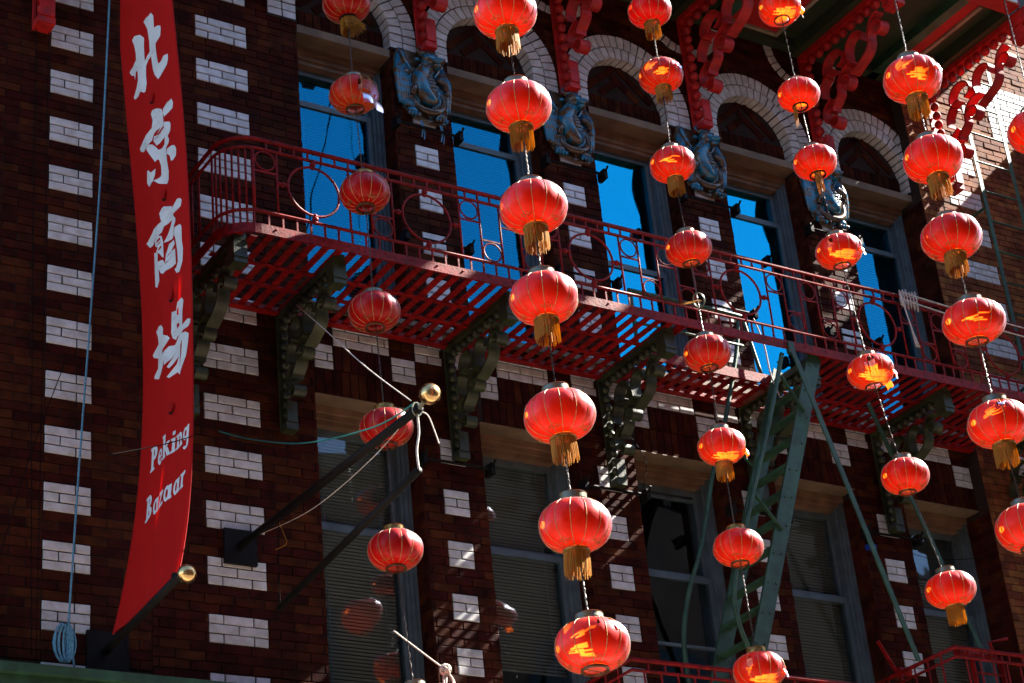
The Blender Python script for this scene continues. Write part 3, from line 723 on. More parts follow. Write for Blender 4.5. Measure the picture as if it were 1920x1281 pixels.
# ---------------------------------------------------------------- big red brackets under the soffit
names = ['at the top edge left of the first window, only its foot in view', 'between the first and second arches', 'between the second and third arches', 'between the third and fourth arches', 'between the fourth and fifth arches', 'in front of the sunlit brick right of the last arch']
for x, nm in zip(BRX, names):
    t = thing('scroll_bracket', 'red bracket ' + nm, 'bracket', (x, 0, 11.40), 'red scroll brackets under the soffit')
    yy = RY - .02 if x > 12.7 else -.03
    bracket_parts(t, x, 11.42 if x > 6 else 11.55, 1.37, 1.26, .105, 'ironb', yy)
t = thing('scroll_bracket', 'foot of a red iron bracket at the very top left of the brick wall', 'bracket', (4.03, 0, 10.63), 'red scroll brackets under the soffit')
bracket_parts(t, 4.03, 10.66, 1.3, 1.26, .13, 'ironb', -.03)

# ---------------------------------------------------------------- black rods across the pilasters
ords = ['first', 'second', 'third', 'fourth']
for i, x in enumerate(PX):
    for z, w_ in ((10.66, 'under the dragon relief of the %s upper pilaster'), (9.60, 'across the %s upper pilaster behind the railing'), (7.70, 'across the %s lower pilaster below its green bracket')):
        t = thing('iron_rod', 'black iron rod ' + w_ % ords[i], 'rod', (x + PW / 2, 0, z), 'black rods across the pilasters')
        ob('bar', MB().tube([(x - .03, -.075, z), (x + PW + .03, -.075, z)], .011, 6), 'black', t)
        for s in (-.035, PW + .0): ob('end_bracket', MB().box(x + s, x + s + .035, -.10, .0, z - .045, z + .045).tube([(x + s + .017, -.10, z + .02), (x + s + .017, -.14, z + .05)], .01, 6), 'black', t)

# ================================================================ DRAGON RELIEFS
def dragon(i, x):
    cx = x + PW / 2; zc = 11.08; y = -.012
    t = thing('dragon_relief', 'blue ceramic dragon relief %s' % ['between the first and second upper windows, cords dangling below', 'between the second and third upper windows', 'between the third and fourth upper windows', 'between the fourth and fifth upper windows, catching glints of sun'][i], 'relief', (cx, 0, 10.75), 'dragon reliefs')
    X = lambda u, v, d: (cx + u, y - d * .72, zc + v)
    plate = MB(); outl = [(-.24, .30), (-.20, .37), (-.05, .36), (.05, .40), (.14, .36), (.22, .30), (.25, .10), (.23, -.18), (.20, -.32), (.05, -.33), (-.10, -.30), (-.18, -.24), (-.24, 0), (-.26, .15)]
    n = len(outl); plate.add([X(a, b, 0) for a, b in outl] + [X(a * .96, b * .96, .03) for a, b in outl], [tuple(range(n, 2 * n))] + [(i_, (i_ + 1) % n, n + (i_ + 1) % n, n + i_) for i_ in range(n)])
    ob('back_plate', plate, 'dragonb', t)
    for s in (-1, 1):
        wg = MB()
        top = (s * .19, .30) if s < 0 else (.17, .24)
        for k in range(8):
            q = k / 7
            a = (top[0] + s * (.03 - .012 * k), top[1] - .012 * k); m_ = (s * (.245 - .024 * k), .06 - .02 * k); b = (s * (.225 - .026 * k), -.20 - .012 * k)
            P_ = catmull([X(a[0], a[1], .03), X(m_[0], m_[1], .05), X(b[0], b[1], .035)], 5)
            wg.tube(P_, .016, 6, rr=[.013 + .012 * math.sin(math.pi * j / (len(P_) - 1)) for j in range(len(P_))])
        wg.tube(catmull([X(top[0], top[1] + .03, .04), X(s * .15, .2, .06), X(s * .10, .12, .05)], 5), .018, 6)
        wg.ell(X(s * .16, .11, .055), (.04, .03, .045), 8, 6)
        ob('wing', wg, 'dragon', t, smooth=True)
    # neck and chest: fat S curve with belly plates
    b = MB(); C_ = catmull([X(.06, .20, .10), X(-.01, .13, .11), X(-.05, .03, .10), X(-.02, -.08, .10), X(.05, -.13, .09), X(.10, -.06, .08)], 6)
    b.tube(C_, .06, 10, rr=[.05 + .03 * math.sin(math.pi * min(1, j / (len(C_) - 1) * 1.1)) for j in range(len(C_))])
    for j in range(0, len(C_), 2):
        p_ = C_[j]; b.ell((p_[0] - .05, p_[1] - .03, p_[2] + .02), (.016, .016, .02), 7, 5).ell((p_[0] - .02, p_[1] - .055, p_[2] + .03), (.014, .012, .018), 7, 5)
    ob('body', b, 'dragon', t, smooth=True)
    bp = MB()
    for k in range(7): bp.ell(X(.035 - .01 * abs(k - 3), .075 - .034 * k, .158 - .004 * abs(k - 3)), (.052, .02, .014), 10, 6)
    ob('belly', bp, 'dragonp', t, smooth=True)
    tl = MB(); Tl = catmull([X(-.12, -.12, .05), X(-.06, -.22, .07), X(.06, -.24, .08), X(.16, -.17, .06), X(.17, -.05, .05), X(.12, .0, .05)], 6)
    tl.tube(Tl, .03, 8, rr=[.018 + .018 * math.sin(math.pi * j / (len(Tl) - 1)) for j in range(len(Tl))])
    ob('tail', tl, 'dragonb', t, smooth=True)
    h = MB(); h.ell(X(.04, .24, .13), (.075, .07, .065), 12, 8).ell(X(.09, .205, .20), (.055, .06, .032), 10, 7).ell(X(.08, .165, .18), (.045, .05, .018), 10, 6)
    for s in (-1, 1): h.ell(X(.05 + s * .035, .275, .18), (.018, .018, .016), 8, 6); h.ell(X(.105 + s * .022, .215, .255), (.014, .012, .011), 8, 5)
    ob('head', h, 'dragon', t, smooth=True)
    hn = MB()
    for s in (-1, 1): hn.tube(catmull([X(.03 + s * .05, .28, .12), X(.02 + s * .08, .33, .11), X(.03 + s * .05, .37, .10)], 4), .012, 6, rr=None); hn.ell(X(.02 + s * .085, .24, .10), (.03, .02, .018), 8, 5)
    hn.ell(X(.04, .335, .12), (.06, .04, .03), 10, 6).ell(X(.0, .30, .12), (.05, .04, .02), 10, 6)
    ob('crest', hn, 'dragon', t, smooth=True)
    for s, (ax, az), (kx, kz) in ((-1, (-.08, -.02), (-.13, -.12)), (1, (.12, .08), (.19, .0))):
        lg = MB(); lg.tube(catmull([X(ax, az, .10), X((ax + kx) / 2 + s * .02, (az + kz) / 2, .13), X(kx, kz, .10)], 4), .026, 8)
        for c_ in range(3): lg.tube([X(kx, kz, .10), X(kx + s * .02 + .02 * (c_ - 1), kz - .05, .09)], .009, 5, rr=[.011, .003])
        ob('claw', lg, 'dragonb', t, smooth=True)
    for s in (-1, 1):
        ft = MB()
        bx, bz = s * .13, -.29
        ft.ell(X(bx, bz + .02, .06), (.05, .04, .04), 10, 6)
        for c_ in range(4): ft.ell(X(bx - .045 + .03 * c_, bz - .015, .085), (.016, .024, .022), 7, 5)
        ob('foot', ft, 'dragon', t, smooth=True)
    if i == 0:
        for u in (-.06, .12): ob('hanging_cord', MB().tube(catmull([X(u, -.34, .06), X(u + .01, -.42, .07), X(u, -.50, .06)], 3), .006, 5).tube(catmull([X(u + .015, -.34, .06), X(u + .03, -.44, .06), X(u + .02, -.52, .06)], 3), .005, 5), 'rope', t)
for i, x in enumerate(PX): dragon(i, x)

# ================================================================ BANNER
CLc = [-0.000121, 0.005046, -0.075497, 0.450838, -0.581169, 2.453946]; CRc = [0.001493, -0.063542, 1.076135, -9.083581, 38.274763, -59.826773]
pv = lambda c, z: sum(a * z ** (5 - i) for i, a in enumerate(c))
YL, YR = -.29, -1.2
def BS(s, z, off=0.):
    z_ = min(z, 10.5)
    xl = pv(CLc, z_); xr = pv(CRc, min(z_, 10.4))
    wv = .010 * math.sin(s * 9 + z * .9) * math.sin(math.pi * s) + .006 * math.sin(s * 21 + z * 1.7) * math.sin(math.pi * s)
    return (xl + (xr - xl) * s + wv - off, YL + (YR - YL) * s, z)
bn = thing('banner', 'tall narrow red cloth banner with white Chinese characters hung from the left wall', 'banner', (4.6, -.74, 6.0))
bm_ = MB(); NS, NZ = 20, 150; zb, ztp = 6.02, 12.0
lo = lambda s: 6.005 + .035 * s
for j in range(NZ + 1):
    for i in range(NS + 1):
        s = i / NS; z = lo(s) + (ztp - lo(s)) * j / NZ; bm_.v.append(BS(s, z))
slits = [(.478, 9.768), (.552, 8.948), (.60, 8.147), (.618, 7.316)]
for j in range(NZ):
    for i in range(NS): bm_.f.append((j * (NS + 1) + i, j * (NS + 1) + i + 1, (j + 1) * (NS + 1) + i + 1, (j + 1) * (NS + 1) + i))
ob('cloth', bm_, 'banner', bn, smooth=True)
hem = MB()
for s in (0, 1): hem.tube([BS(s, lo(s) + (ztp - lo(s)) * j / 60) for j in range(61)], .006, 5)
ob('hem', hem, 'banner', bn)
for s, z in slits:
    m = MB(); n = 10; vs = []
    for k in range(n + 1):
        a = math.pi * (1.02 + .78 * k / n); u = .055 * math.cos(a); v = .075 * math.sin(a); th = .009 * math.sin(math.pi * k / n) + .001
        vs.append(BS(s + u, z + .06 + v, .004)); vs.append(BS(s + u * .96, z + .06 + v + th * 1.6, .004))
    m.add(vs, [(2 * k, 2 * k + 1, 2 * k + 3, 2 * k + 2) for k in range(n)])
    ob('wind_slit', m, 'black', bn)
    m = MB(); vs = []
    for r in range(5):
        for k in range(n + 1):
            a = math.pi * (1.02 + .78 * k / n); q = r / 4; u = .055 * math.cos(a) * q; v = .075 * math.sin(a) * q
            vs.append(BS(s + u * .97, z + .075 + v,   .004 + .012 * q * q))
    m.add(vs, [(r * (n + 1) + k, r * (n + 1) + k + 1, (r + 1) * (n + 1) + k + 1, (r + 1) * (n + 1) + k) for r in range(4) for k in range(n)])
    ob('slit_flap', m, 'banner', bn, smooth=True)
GLY = [[[0.605,10.438],[0.646,10.387],[0.642,10.285],[0.695,10.272],[0.762,10.231],[0.765,10.199],[0.736,10.16],[0.644,10.154],[0.638,10.12],[0.646,10.028],[0.657,9.978],[0.694,9.968],[0.757,9.983],[0.854,9.941],[0.853,9.903],[0.818,9.876],[0.663,9.864],[0.629,9.865],[0.565,9.94],[0.539,9.999],[0.529,10.118],[0.468,10.123],[0.426,10.098],[0.414,10.023],[0.416,9.954],[0.394,9.898],[0.371,9.898],[0.323,9.936],[0.271,9.92],[0.189,9.945],[0.169,9.973],[0.2,9.986],[0.259,10.008],[0.298,10.042],[0.306,10.119],[0.272,10.127],[0.236,10.08],[0.231,10.121],[0.163,10.163],[0.136,10.205],[0.165,10.21],[0.219,10.203],[0.295,10.215],[0.3,10.269],[0.283,10.35],[0.251,10.412],[0.299,10.418],[0.375,10.388],[0.428,10.331],[0.417,10.268],[0.412,10.144],[0.453,10.164],[0.509,10.164],[0.52,10.249],[0.504,10.361],[0.435,10.465],[0.485,10.466],[0.56,10.441]],[[0.743,9.612],[0.835,9.588],[0.862,9.541],[0.838,9.51],[0.768,9.523],[0.673,9.535],[0.653,9.571],[0.666,9.602]],[[0.499,9.698],[0.566,9.664],[0.644,9.611],[0.653,9.571],[0.65,9.479],[0.561,9.489],[0.492,9.492],[0.574,9.504],[0.503,9.522],[0.46,9.516],[0.427,9.474],[0.336,9.463],[0.276,9.463],[0.209,9.502],[0.192,9.537],[0.272,9.548],[0.352,9.558],[0.435,9.572],[0.455,9.628],[0.439,9.687],[0.459,9.706]],[[0.663,9.498],[0.757,9.448],[0.769,9.42],[0.755,9.38],[0.702,9.362],[0.721,9.328],[0.709,9.305],[0.657,9.292],[0.653,9.193],[0.673,9.099],[0.657,9.043],[0.618,9.031],[0.478,9.104],[0.412,9.16],[0.486,9.144],[0.521,9.152],[0.525,9.221],[0.502,9.282],[0.48,9.297],[0.449,9.291],[0.422,9.332],[0.34,9.443],[0.342,9.472],[0.379,9.467],[0.432,9.441],[0.472,9.4],[0.504,9.361],[0.573,9.338],[0.63,9.337],[0.653,9.384],[0.482,9.407],[0.446,9.463],[0.459,9.493],[0.556,9.468],[0.645,9.46]],[[0.673,9.277],[0.758,9.259],[0.808,9.233],[0.838,9.186],[0.824,9.146],[0.763,9.139],[0.726,9.154],[0.712,9.202],[0.658,9.247]],[[0.311,9.29],[0.342,9.279],[0.38,9.24],[0.45,9.238],[0.436,9.192],[0.407,9.16],[0.354,9.149],[0.323,9.158],[0.283,9.208]],[[0.528,8.899],[0.678,8.824],[0.691,8.805],[0.79,8.822],[0.85,8.796],[0.879,8.766],[0.855,8.733],[0.705,8.751],[0.703,8.738],[0.744,8.693],[0.733,8.67],[0.703,8.657],[0.689,8.595],[0.655,8.584],[0.505,8.626],[0.676,8.717],[0.605,8.734],[0.517,8.748],[0.487,8.716],[0.436,8.713],[0.482,8.69],[0.499,8.64],[0.5,8.513],[0.475,8.534],[0.447,8.569],[0.378,8.609],[0.423,8.63],[0.369,8.66],[0.37,8.712],[0.318,8.703],[0.236,8.722],[0.171,8.784],[0.206,8.787],[0.361,8.804],[0.485,8.799],[0.465,8.873],[0.503,8.898]],[[0.712,8.641],[0.82,8.612],[0.845,8.583],[0.841,8.477],[0.859,8.405],[0.838,8.32],[0.777,8.272],[0.715,8.292],[0.672,8.344],[0.719,8.332],[0.755,8.362],[0.749,8.444],[0.723,8.549],[0.7,8.595]],[[0.323,8.636],[0.417,8.592],[0.402,8.527],[0.487,8.502],[0.522,8.456],[0.605,8.466],[0.515,8.465],[0.531,8.526],[0.581,8.581],[0.691,8.557],[0.702,8.519],[0.611,8.509],[0.705,8.484],[0.712,8.367],[0.523,8.404],[0.489,8.395],[0.45,8.417],[0.416,8.469],[0.423,8.373],[0.359,8.353],[0.304,8.383],[0.305,8.483]],[[0.34,8.066],[0.43,8.035],[0.469,7.994],[0.466,7.945],[0.538,7.906],[0.569,7.875],[0.528,7.856],[0.446,7.843],[0.44,7.815],[0.559,7.819],[0.646,7.79],[0.742,7.822],[0.703,7.829],[0.663,7.82],[0.608,7.857],[0.586,7.906],[0.596,8.057],[0.675,8.031],[0.71,8.075],[0.806,8.065],[0.838,8.03],[0.814,7.964],[0.807,7.863],[0.909,7.861],[0.976,7.829],[0.967,7.804],[0.92,7.799],[0.828,7.82],[0.789,7.811],[0.866,7.787],[0.933,7.744],[0.92,7.696],[0.873,7.61],[0.765,7.551],[0.747,7.532],[0.719,7.55],[0.704,7.568],[0.642,7.579],[0.564,7.583],[0.535,7.605],[0.673,7.636],[0.736,7.672],[0.666,7.671],[0.564,7.655],[0.532,7.677],[0.652,7.727],[0.58,7.711],[0.484,7.713],[0.468,7.761],[0.46,7.721],[0.395,7.7],[0.331,7.679],[0.24,7.721],[0.243,7.741],[0.314,7.765],[0.322,7.836],[0.232,7.88],[0.207,7.913],[0.275,7.927],[0.333,7.934],[0.32,7.997],[0.284,8.053]],[[0.739,8.033],[0.738,7.973],[0.688,7.991],[0.698,8.025]],[[0.747,7.908],[0.749,7.885],[0.69,7.888],[0.684,7.926]],[[0.802,7.762],[0.78,7.663],[0.742,7.583],[0.755,7.674],[0.762,7.736]],[[0.238,7.041],[0.285,7.038],[0.28,7.212],[0.231,7.216]],[[0.22,7.043],[0.307,7.037],[0.306,7.056],[0.218,7.062]],[[0.212,7.199],[0.235,7.197],[0.235,7.216],[0.212,7.218]],[[0.278,7.108],[0.295,7.108],[0.31,7.111],[0.324,7.116],[0.335,7.124],[0.344,7.133],[0.349,7.143],[0.351,7.155],[0.349,7.166],[0.344,7.178],[0.335,7.188],[0.323,7.197],[0.309,7.204],[0.293,7.21],[0.276,7.212],[0.276,7.188],[0.283,7.187],[0.289,7.184],[0.295,7.181],[0.3,7.176],[0.304,7.17],[0.306,7.164],[0.307,7.158],[0.306,7.152],[0.304,7.146],[0.3,7.141],[0.296,7.137],[0.29,7.134],[0.284,7.133],[0.278,7.133]],[[0.47,7.089],[0.462,7.111],[0.447,7.128],[0.427,7.138],[0.405,7.139],[0.385,7.131],[0.37,7.115],[0.363,7.094],[0.365,7.071],[0.376,7.05],[0.393,7.035],[0.414,7.027],[0.435,7.028],[0.453,7.039],[0.466,7.056],[0.437,7.067],[0.432,7.057],[0.424,7.05],[0.416,7.049],[0.408,7.053],[0.401,7.063],[0.396,7.075],[0.396,7.089],[0.398,7.102],[0.404,7.112],[0.412,7.117],[0.421,7.116],[0.429,7.111],[0.435,7.1],[0.438,7.087]],[[0.392,7.076],[0.467,7.071],[0.467,7.088],[0.392,7.093]],[[0.5,7.025],[0.542,7.022],[0.546,7.19],[0.502,7.193]],[[0.482,7.026],[0.556,7.021],[0.556,7.04],[0.482,7.045]],[[0.483,7.176],[0.505,7.175],[0.506,7.193],[0.484,7.195]],[[0.538,7.066],[0.539,7.093],[0.575,7.124],[0.618,7.121]],[[0.549,7.079],[0.585,7.087],[0.629,7.017],[0.584,7.02]],[[0.639,7.016],[0.677,7.014],[0.681,7.116],[0.643,7.119]],[[0.625,7.017],[0.691,7.013],[0.691,7.03],[0.626,7.034]],[[0.628,7.105],[0.645,7.104],[0.646,7.119],[0.629,7.12]],[[0.644,7.139],[0.683,7.136],[0.684,7.162],[0.645,7.165]],[[0.711,7.012],[0.749,7.01],[0.755,7.111],[0.716,7.114]],[[0.697,7.013],[0.759,7.009],[0.76,7.025],[0.698,7.029]],[[0.702,7.1],[0.719,7.099],[0.72,7.113],[0.702,7.115]],[[0.817,7.064],[0.817,7.072],[0.815,7.08],[0.811,7.088],[0.806,7.095],[0.8,7.101],[0.792,7.105],[0.783,7.109],[0.774,7.111],[0.765,7.111],[0.755,7.11],[0.747,7.108],[0.738,7.104],[0.731,7.099],[0.725,7.092],[0.755,7.078],[0.756,7.081],[0.759,7.083],[0.761,7.085],[0.764,7.086],[0.767,7.087],[0.77,7.087],[0.773,7.086],[0.775,7.085],[0.778,7.083],[0.78,7.08],[0.781,7.077],[0.782,7.074],[0.783,7.07],[0.783,7.066]],[[0.779,7.008],[0.813,7.006],[0.817,7.066],[0.783,7.068]],[[0.769,7.008],[0.827,7.005],[0.828,7.021],[0.77,7.025]],[[0.925,7.057],[0.923,7.076],[0.911,7.092],[0.893,7.101],[0.872,7.103],[0.852,7.096],[0.837,7.082],[0.831,7.063],[0.834,7.044],[0.846,7.028],[0.864,7.018],[0.885,7.017],[0.905,7.024],[0.919,7.039],[0.925,7.057],[0.897,7.059],[0.894,7.049],[0.888,7.042],[0.88,7.038],[0.872,7.038],[0.865,7.043],[0.861,7.051],[0.86,7.061],[0.862,7.071],[0.868,7.078],[0.876,7.082],[0.884,7.082],[0.891,7.077],[0.896,7.069],[0.897,7.059]],[[0.899,6.978],[0.932,6.976],[0.944,7.101],[0.91,7.103]],[[0.839,6.977],[0.842,6.97],[0.846,6.965],[0.852,6.96],[0.86,6.956],[0.868,6.952],[0.878,6.951],[0.888,6.95],[0.897,6.951],[0.906,6.953],[0.915,6.956],[0.921,6.96],[0.927,6.965],[0.93,6.97],[0.932,6.976],[0.902,6.978],[0.901,6.976],[0.9,6.974],[0.898,6.972],[0.896,6.97],[0.893,6.969],[0.89,6.968],[0.886,6.968],[0.883,6.968],[0.879,6.969],[0.876,6.97],[0.873,6.971],[0.871,6.973],[0.87,6.976],[0.869,6.978]],[[0.226,6.691],[0.269,6.691],[0.254,6.872],[0.208,6.873]],[[0.209,6.691],[0.229,6.691],[0.227,6.711],[0.206,6.711]],[[0.192,6.853],[0.213,6.853],[0.212,6.873],[0.191,6.873]],[[0.256,6.78],[0.269,6.781],[0.281,6.784],[0.292,6.79],[0.3,6.797],[0.306,6.806],[0.31,6.815],[0.311,6.825],[0.309,6.835],[0.304,6.845],[0.297,6.854],[0.287,6.861],[0.276,6.867],[0.263,6.87],[0.25,6.872],[0.251,6.849],[0.256,6.849],[0.261,6.847],[0.266,6.844],[0.269,6.84],[0.272,6.836],[0.274,6.831],[0.275,6.826],[0.275,6.821],[0.274,6.816],[0.271,6.811],[0.268,6.808],[0.264,6.805],[0.259,6.803],[0.255,6.803]],[[0.266,6.691],[0.281,6.693],[0.295,6.696],[0.308,6.702],[0.318,6.71],[0.325,6.719],[0.33,6.729],[0.33,6.739],[0.328,6.75],[0.322,6.76],[0.313,6.769],[0.301,6.777],[0.287,6.782],[0.272,6.786],[0.256,6.787],[0.258,6.763],[0.265,6.762],[0.271,6.76],[0.277,6.758],[0.282,6.754],[0.286,6.749],[0.289,6.745],[0.29,6.739],[0.29,6.734],[0.288,6.729],[0.285,6.725],[0.281,6.721],[0.275,6.718],[0.269,6.716],[0.263,6.716]],[[0.433,6.745],[0.427,6.77],[0.414,6.79],[0.396,6.801],[0.377,6.801],[0.36,6.79],[0.349,6.77],[0.347,6.746],[0.353,6.721],[0.366,6.701],[0.384,6.69],[0.403,6.69],[0.419,6.701],[0.43,6.721],[0.433,6.745],[0.406,6.745],[0.405,6.732],[0.402,6.72],[0.396,6.714],[0.388,6.714],[0.381,6.72],[0.376,6.732],[0.373,6.746],[0.374,6.759],[0.378,6.771],[0.384,6.777],[0.392,6.777],[0.399,6.77],[0.404,6.759],[0.406,6.745]],[[0.417,6.692],[0.449,6.692],[0.444,6.798],[0.41,6.798]],[[0.446,6.692],[0.462,6.693],[0.461,6.71],[0.445,6.71]],[[0.474,6.779],[0.56,6.778],[0.56,6.801],[0.474,6.801]],[[0.475,6.693],[0.569,6.693],[0.568,6.716],[0.474,6.716]],[[0.524,6.78],[0.56,6.78],[0.51,6.714],[0.474,6.714]],[[0.661,6.745],[0.657,6.769],[0.645,6.788],[0.629,6.799],[0.61,6.799],[0.592,6.788],[0.581,6.769],[0.577,6.745],[0.581,6.721],[0.594,6.702],[0.611,6.691],[0.629,6.692],[0.645,6.702],[0.657,6.721],[0.661,6.745],[0.635,6.745],[0.633,6.732],[0.629,6.721],[0.623,6.715],[0.616,6.715],[0.609,6.721],[0.604,6.732],[0.603,6.745],[0.604,6.759],[0.609,6.769],[0.615,6.775],[0.622,6.775],[0.629,6.769],[0.633,6.759],[0.635,6.745]],[[0.642,6.694],[0.674,6.694],[0.675,6.796],[0.642,6.796]],[[0.671,6.694],[0.686,6.694],[0.686,6.711],[0.67,6.711]],[[0.782,6.745],[0.779,6.768],[0.768,6.787],[0.752,6.797],[0.733,6.798],[0.716,6.787],[0.704,6.769],[0.699,6.745],[0.703,6.722],[0.715,6.703],[0.731,6.692],[0.749,6.692],[0.766,6.703],[0.778,6.722],[0.782,6.745],[0.757,6.745],[0.755,6.732],[0.75,6.721],[0.744,6.715],[0.737,6.715],[0.731,6.721],[0.726,6.732],[0.725,6.745],[0.727,6.758],[0.732,6.769],[0.738,6.775],[0.745,6.775],[0.752,6.769],[0.756,6.758],[0.757,6.745]],[[0.762,6.694],[0.794,6.695],[0.797,6.795],[0.765,6.795]],[[0.791,6.695],[0.806,6.695],[0.807,6.711],[0.791,6.711]],[[0.828,6.695],[0.862,6.695],[0.868,6.798],[0.833,6.798]],[[0.816,6.695],[0.875,6.695],[0.875,6.712],[0.816,6.712]],[[0.819,6.783],[0.835,6.783],[0.836,6.798],[0.82,6.798]],[[0.909,6.793],[0.905,6.795],[0.902,6.797],[0.898,6.798],[0.893,6.799],[0.889,6.799],[0.885,6.799],[0.88,6.798],[0.876,6.796],[0.872,6.794],[0.868,6.792],[0.865,6.789],[0.861,6.785],[0.858,6.781],[0.856,6.777],[0.877,6.765],[0.878,6.767],[0.879,6.768],[0.88,6.77],[0.881,6.771],[0.882,6.772],[0.884,6.773],[0.885,6.774],[0.887,6.774],[0.888,6.775],[0.889,6.775],[0.891,6.774],[0.892,6.774],[0.893,6.773],[0.895,6.772]]]
def scan(polys, step, off=.003):
    """fill outlines (even-odd) with short strips so that they follow the bend of the cloth"""
    m = MB(); zz = [p[1] for g_ in polys for p in g_]; z = min(zz); zm = max(zz); eps = 1e-5
    def cross(zv):
        xs = []
        for g_ in polys:
            for i in range(len(g_)):
                a, b = g_[i], g_[(i + 1) % len(g_)]
                if (a[1] > zv) != (b[1] > zv): xs.append(a[0] + (b[0] - a[0]) * (zv - a[1]) / (b[1] - a[1]))
        return sorted(xs)
    lv = sorted(set([round(v, 4) for v in zz])); cuts = []
    for a, b in zip(lv, lv[1:]):
        k = max(1, int((b - a) / step)); cuts += [a + (b - a) * i / k for i in range(k)]
    cuts.append(lv[-1])
    for a, b in zip(cuts, cuts[1:]):
        if b - a < 3e-5: continue
        A, B = cross(a + eps), cross(b - eps)
        if len(A) != len(B): continue
        for i in range(0, len(A) - 1, 2):
            n = max(1, int(max(A[i + 1] - A[i], B[i + 1] - B[i]) / .06)); vs = []
            for q in range(n + 1):
                t = q / n; vs.append(BS(A[i] + (A[i + 1] - A[i]) * t, a, off)); vs.append(BS(B[i] + (B[i + 1] - B[i]) * t, b, off))
            m.add(vs, [(2 * q, 2 * q + 2, 2 * q + 3, 2 * q + 1) for q in range(n)])
    return m
for nm, idx in [('character', [0]), ('character', [1, 2, 3, 4, 5]), ('character', [6, 7, 8]), ('character', [9, 10, 11, 12]), ('letter', [13, 14, 15, 16]), ('letter', [17, 18]), ('letter', [19, 20, 21, 22, 23]), ('letter', [24, 25, 26, 27]), ('letter', [28, 29, 30, 31, 32, 33]), ('letter', [34, 35, 36]), ('letter', [37, 38, 39, 40, 41]), ('letter', [42, 43, 44]), ('letter', [45, 46, 47]), ('letter', [48, 49, 50]), ('letter', [51, 52, 53]), ('letter', [54, 55, 56, 57])]:
    if nm == 'character': ob(nm, scan([GLY[i] for i in idx], .02), 'letter', bn)
    else:
        m = MB()
        for q, i in enumerate(idx): s_ = scan([GLY[i]], .02, .003 + .0005 * q); m.add(s_.v, s_.f)
        ob(nm, m, 'letter', bn)
# rods and gilt balls
pr = thing('banner_pole', 'black iron pole with a gilt ball holding the bottom of the red banner', 'pole', (4.5, 0, 6.0))
ob('rod', MB().tube([(4.545, 0, 5.985), (4.50, -1.36, 6.02)], .026, 8), 'black', pr, smooth=True); ob('ball', MB().ell((4.497, -1.41, 5.985), (.058, .058, .058), 20, 12), 'gold', pr, smooth=True)
ob('wall_plate', MB().box(4.42, 4.70, -.03, .0, 5.86, 6.12), 'black', pr); ob('clip', MB().box(4.49, 4.52, -1.24, -1.20, 6.0, 6.06), 'black', pr)
pp = thing('flag_pole', 'black pole with gilt ball tip standing out from a square plate left of the windows', 'pole', (5.5, 0, 6.8))
ob('rod', MB().tube([(5.50, 0, 6.83), (5.50, -2.50, 6.735)], .028, 10), 'black', pp, smooth=True); ob('ball', MB().ell((5.50, -2.63, 6.765), (.064, .064, .064), 20, 12), 'gold', pp, smooth=True)
ob('neck', MB().tube([(5.5, -2.50, 6.735), (5.5, -2.58, 6.755)], .013, 8), 'cap', pp); ob('eye_ring', MB().tube([(5.5 + .03 * math.cos(a * .7), -2.47, 6.74 + .045 * math.sin(a * .7)) for a in range(9)], .006, 5, True), 'cap', pp)
ob('wall_plate', MB().box(5.385, 5.625, -.035, .0, 6.70, 6.95), 'black', pp)
sp_ = thing('spreader_bar', 'lower loose black bar hanging below the gilt tipped flag pole', 'rod', (5.5, -.6, 6.2))
ob('bar', MB().tube([(5.5, -.58, 6.19), (5.5, -2.44, 6.365)], .023, 8), 'black', sp_, smooth=True)
def rope(name, pts, r, m, label, cat='rope', k=8, n=5):
    return tag(ob(name, MB().tube(catmull(pts, k), r, n), m, smooth=True), label, cat)
rope('cord', [(5.5, -.62, 6.78), (5.5, -.60, 6.5), (5.5, -.59, 6.2)], .004, 'wire', 'thin dark cord tying the inner end of the loose bar to the flag pole', 'cord')
rope('chain', [(5.5, -2.47, 6.72), (5.51, -2.455, 6.60), (5.49, -2.45, 6.48), (5.5, -2.44, 6.37)], .007, 'cord', 'pale knotted cord from the flag pole tip to the loose bar', 'cord')
rope('cord', [(5.77, -.5, 8.508), (5.70, -1.0, 8.06), (5.59, -1.75, 7.38), (5.5, -2.41, 6.824)], .0038, 'cord', 'taut pale cord running down from the green bracket to the flag pole tip', 'cord')
rope('cord', [(5.378, -.01, 7.678), (5.39, -.5, 7.40), (5.42, -1.2, 7.07), (5.47, -2.0, 6.83), (5.5, -2.44, 6.79)], .005, 'teal', 'slack teal cord sagging from the left wall to the flag pole tip', 'cord')
rope('cord', [(5.5, -2.48, 6.72), (5.55, -2.5, 6.70), (5.60, -2.48, 6.62), (5.62, -2.49, 6.53)], .0038, 'cord', 'short stray pale cord end dangling right of the flag pole tip', 'cord')
rope('cord', [(5.5, -.3, 6.80), (5.505, -1.1, 6.67), (5.51, -1.9, 6.68), (5.5, -2.42, 6.75)], .0025, 'cord', 'thin pale halyard running below the flag pole', 'cord')
rope('cord', [(5.5, -.62, 6.77), (5.53, -.62, 6.70), (5.545, -.63, 6.62), (5.48, -.60, 6.58)], .0025, 'fringe', 'frayed tan string end curling under the flag pole', 'cord')
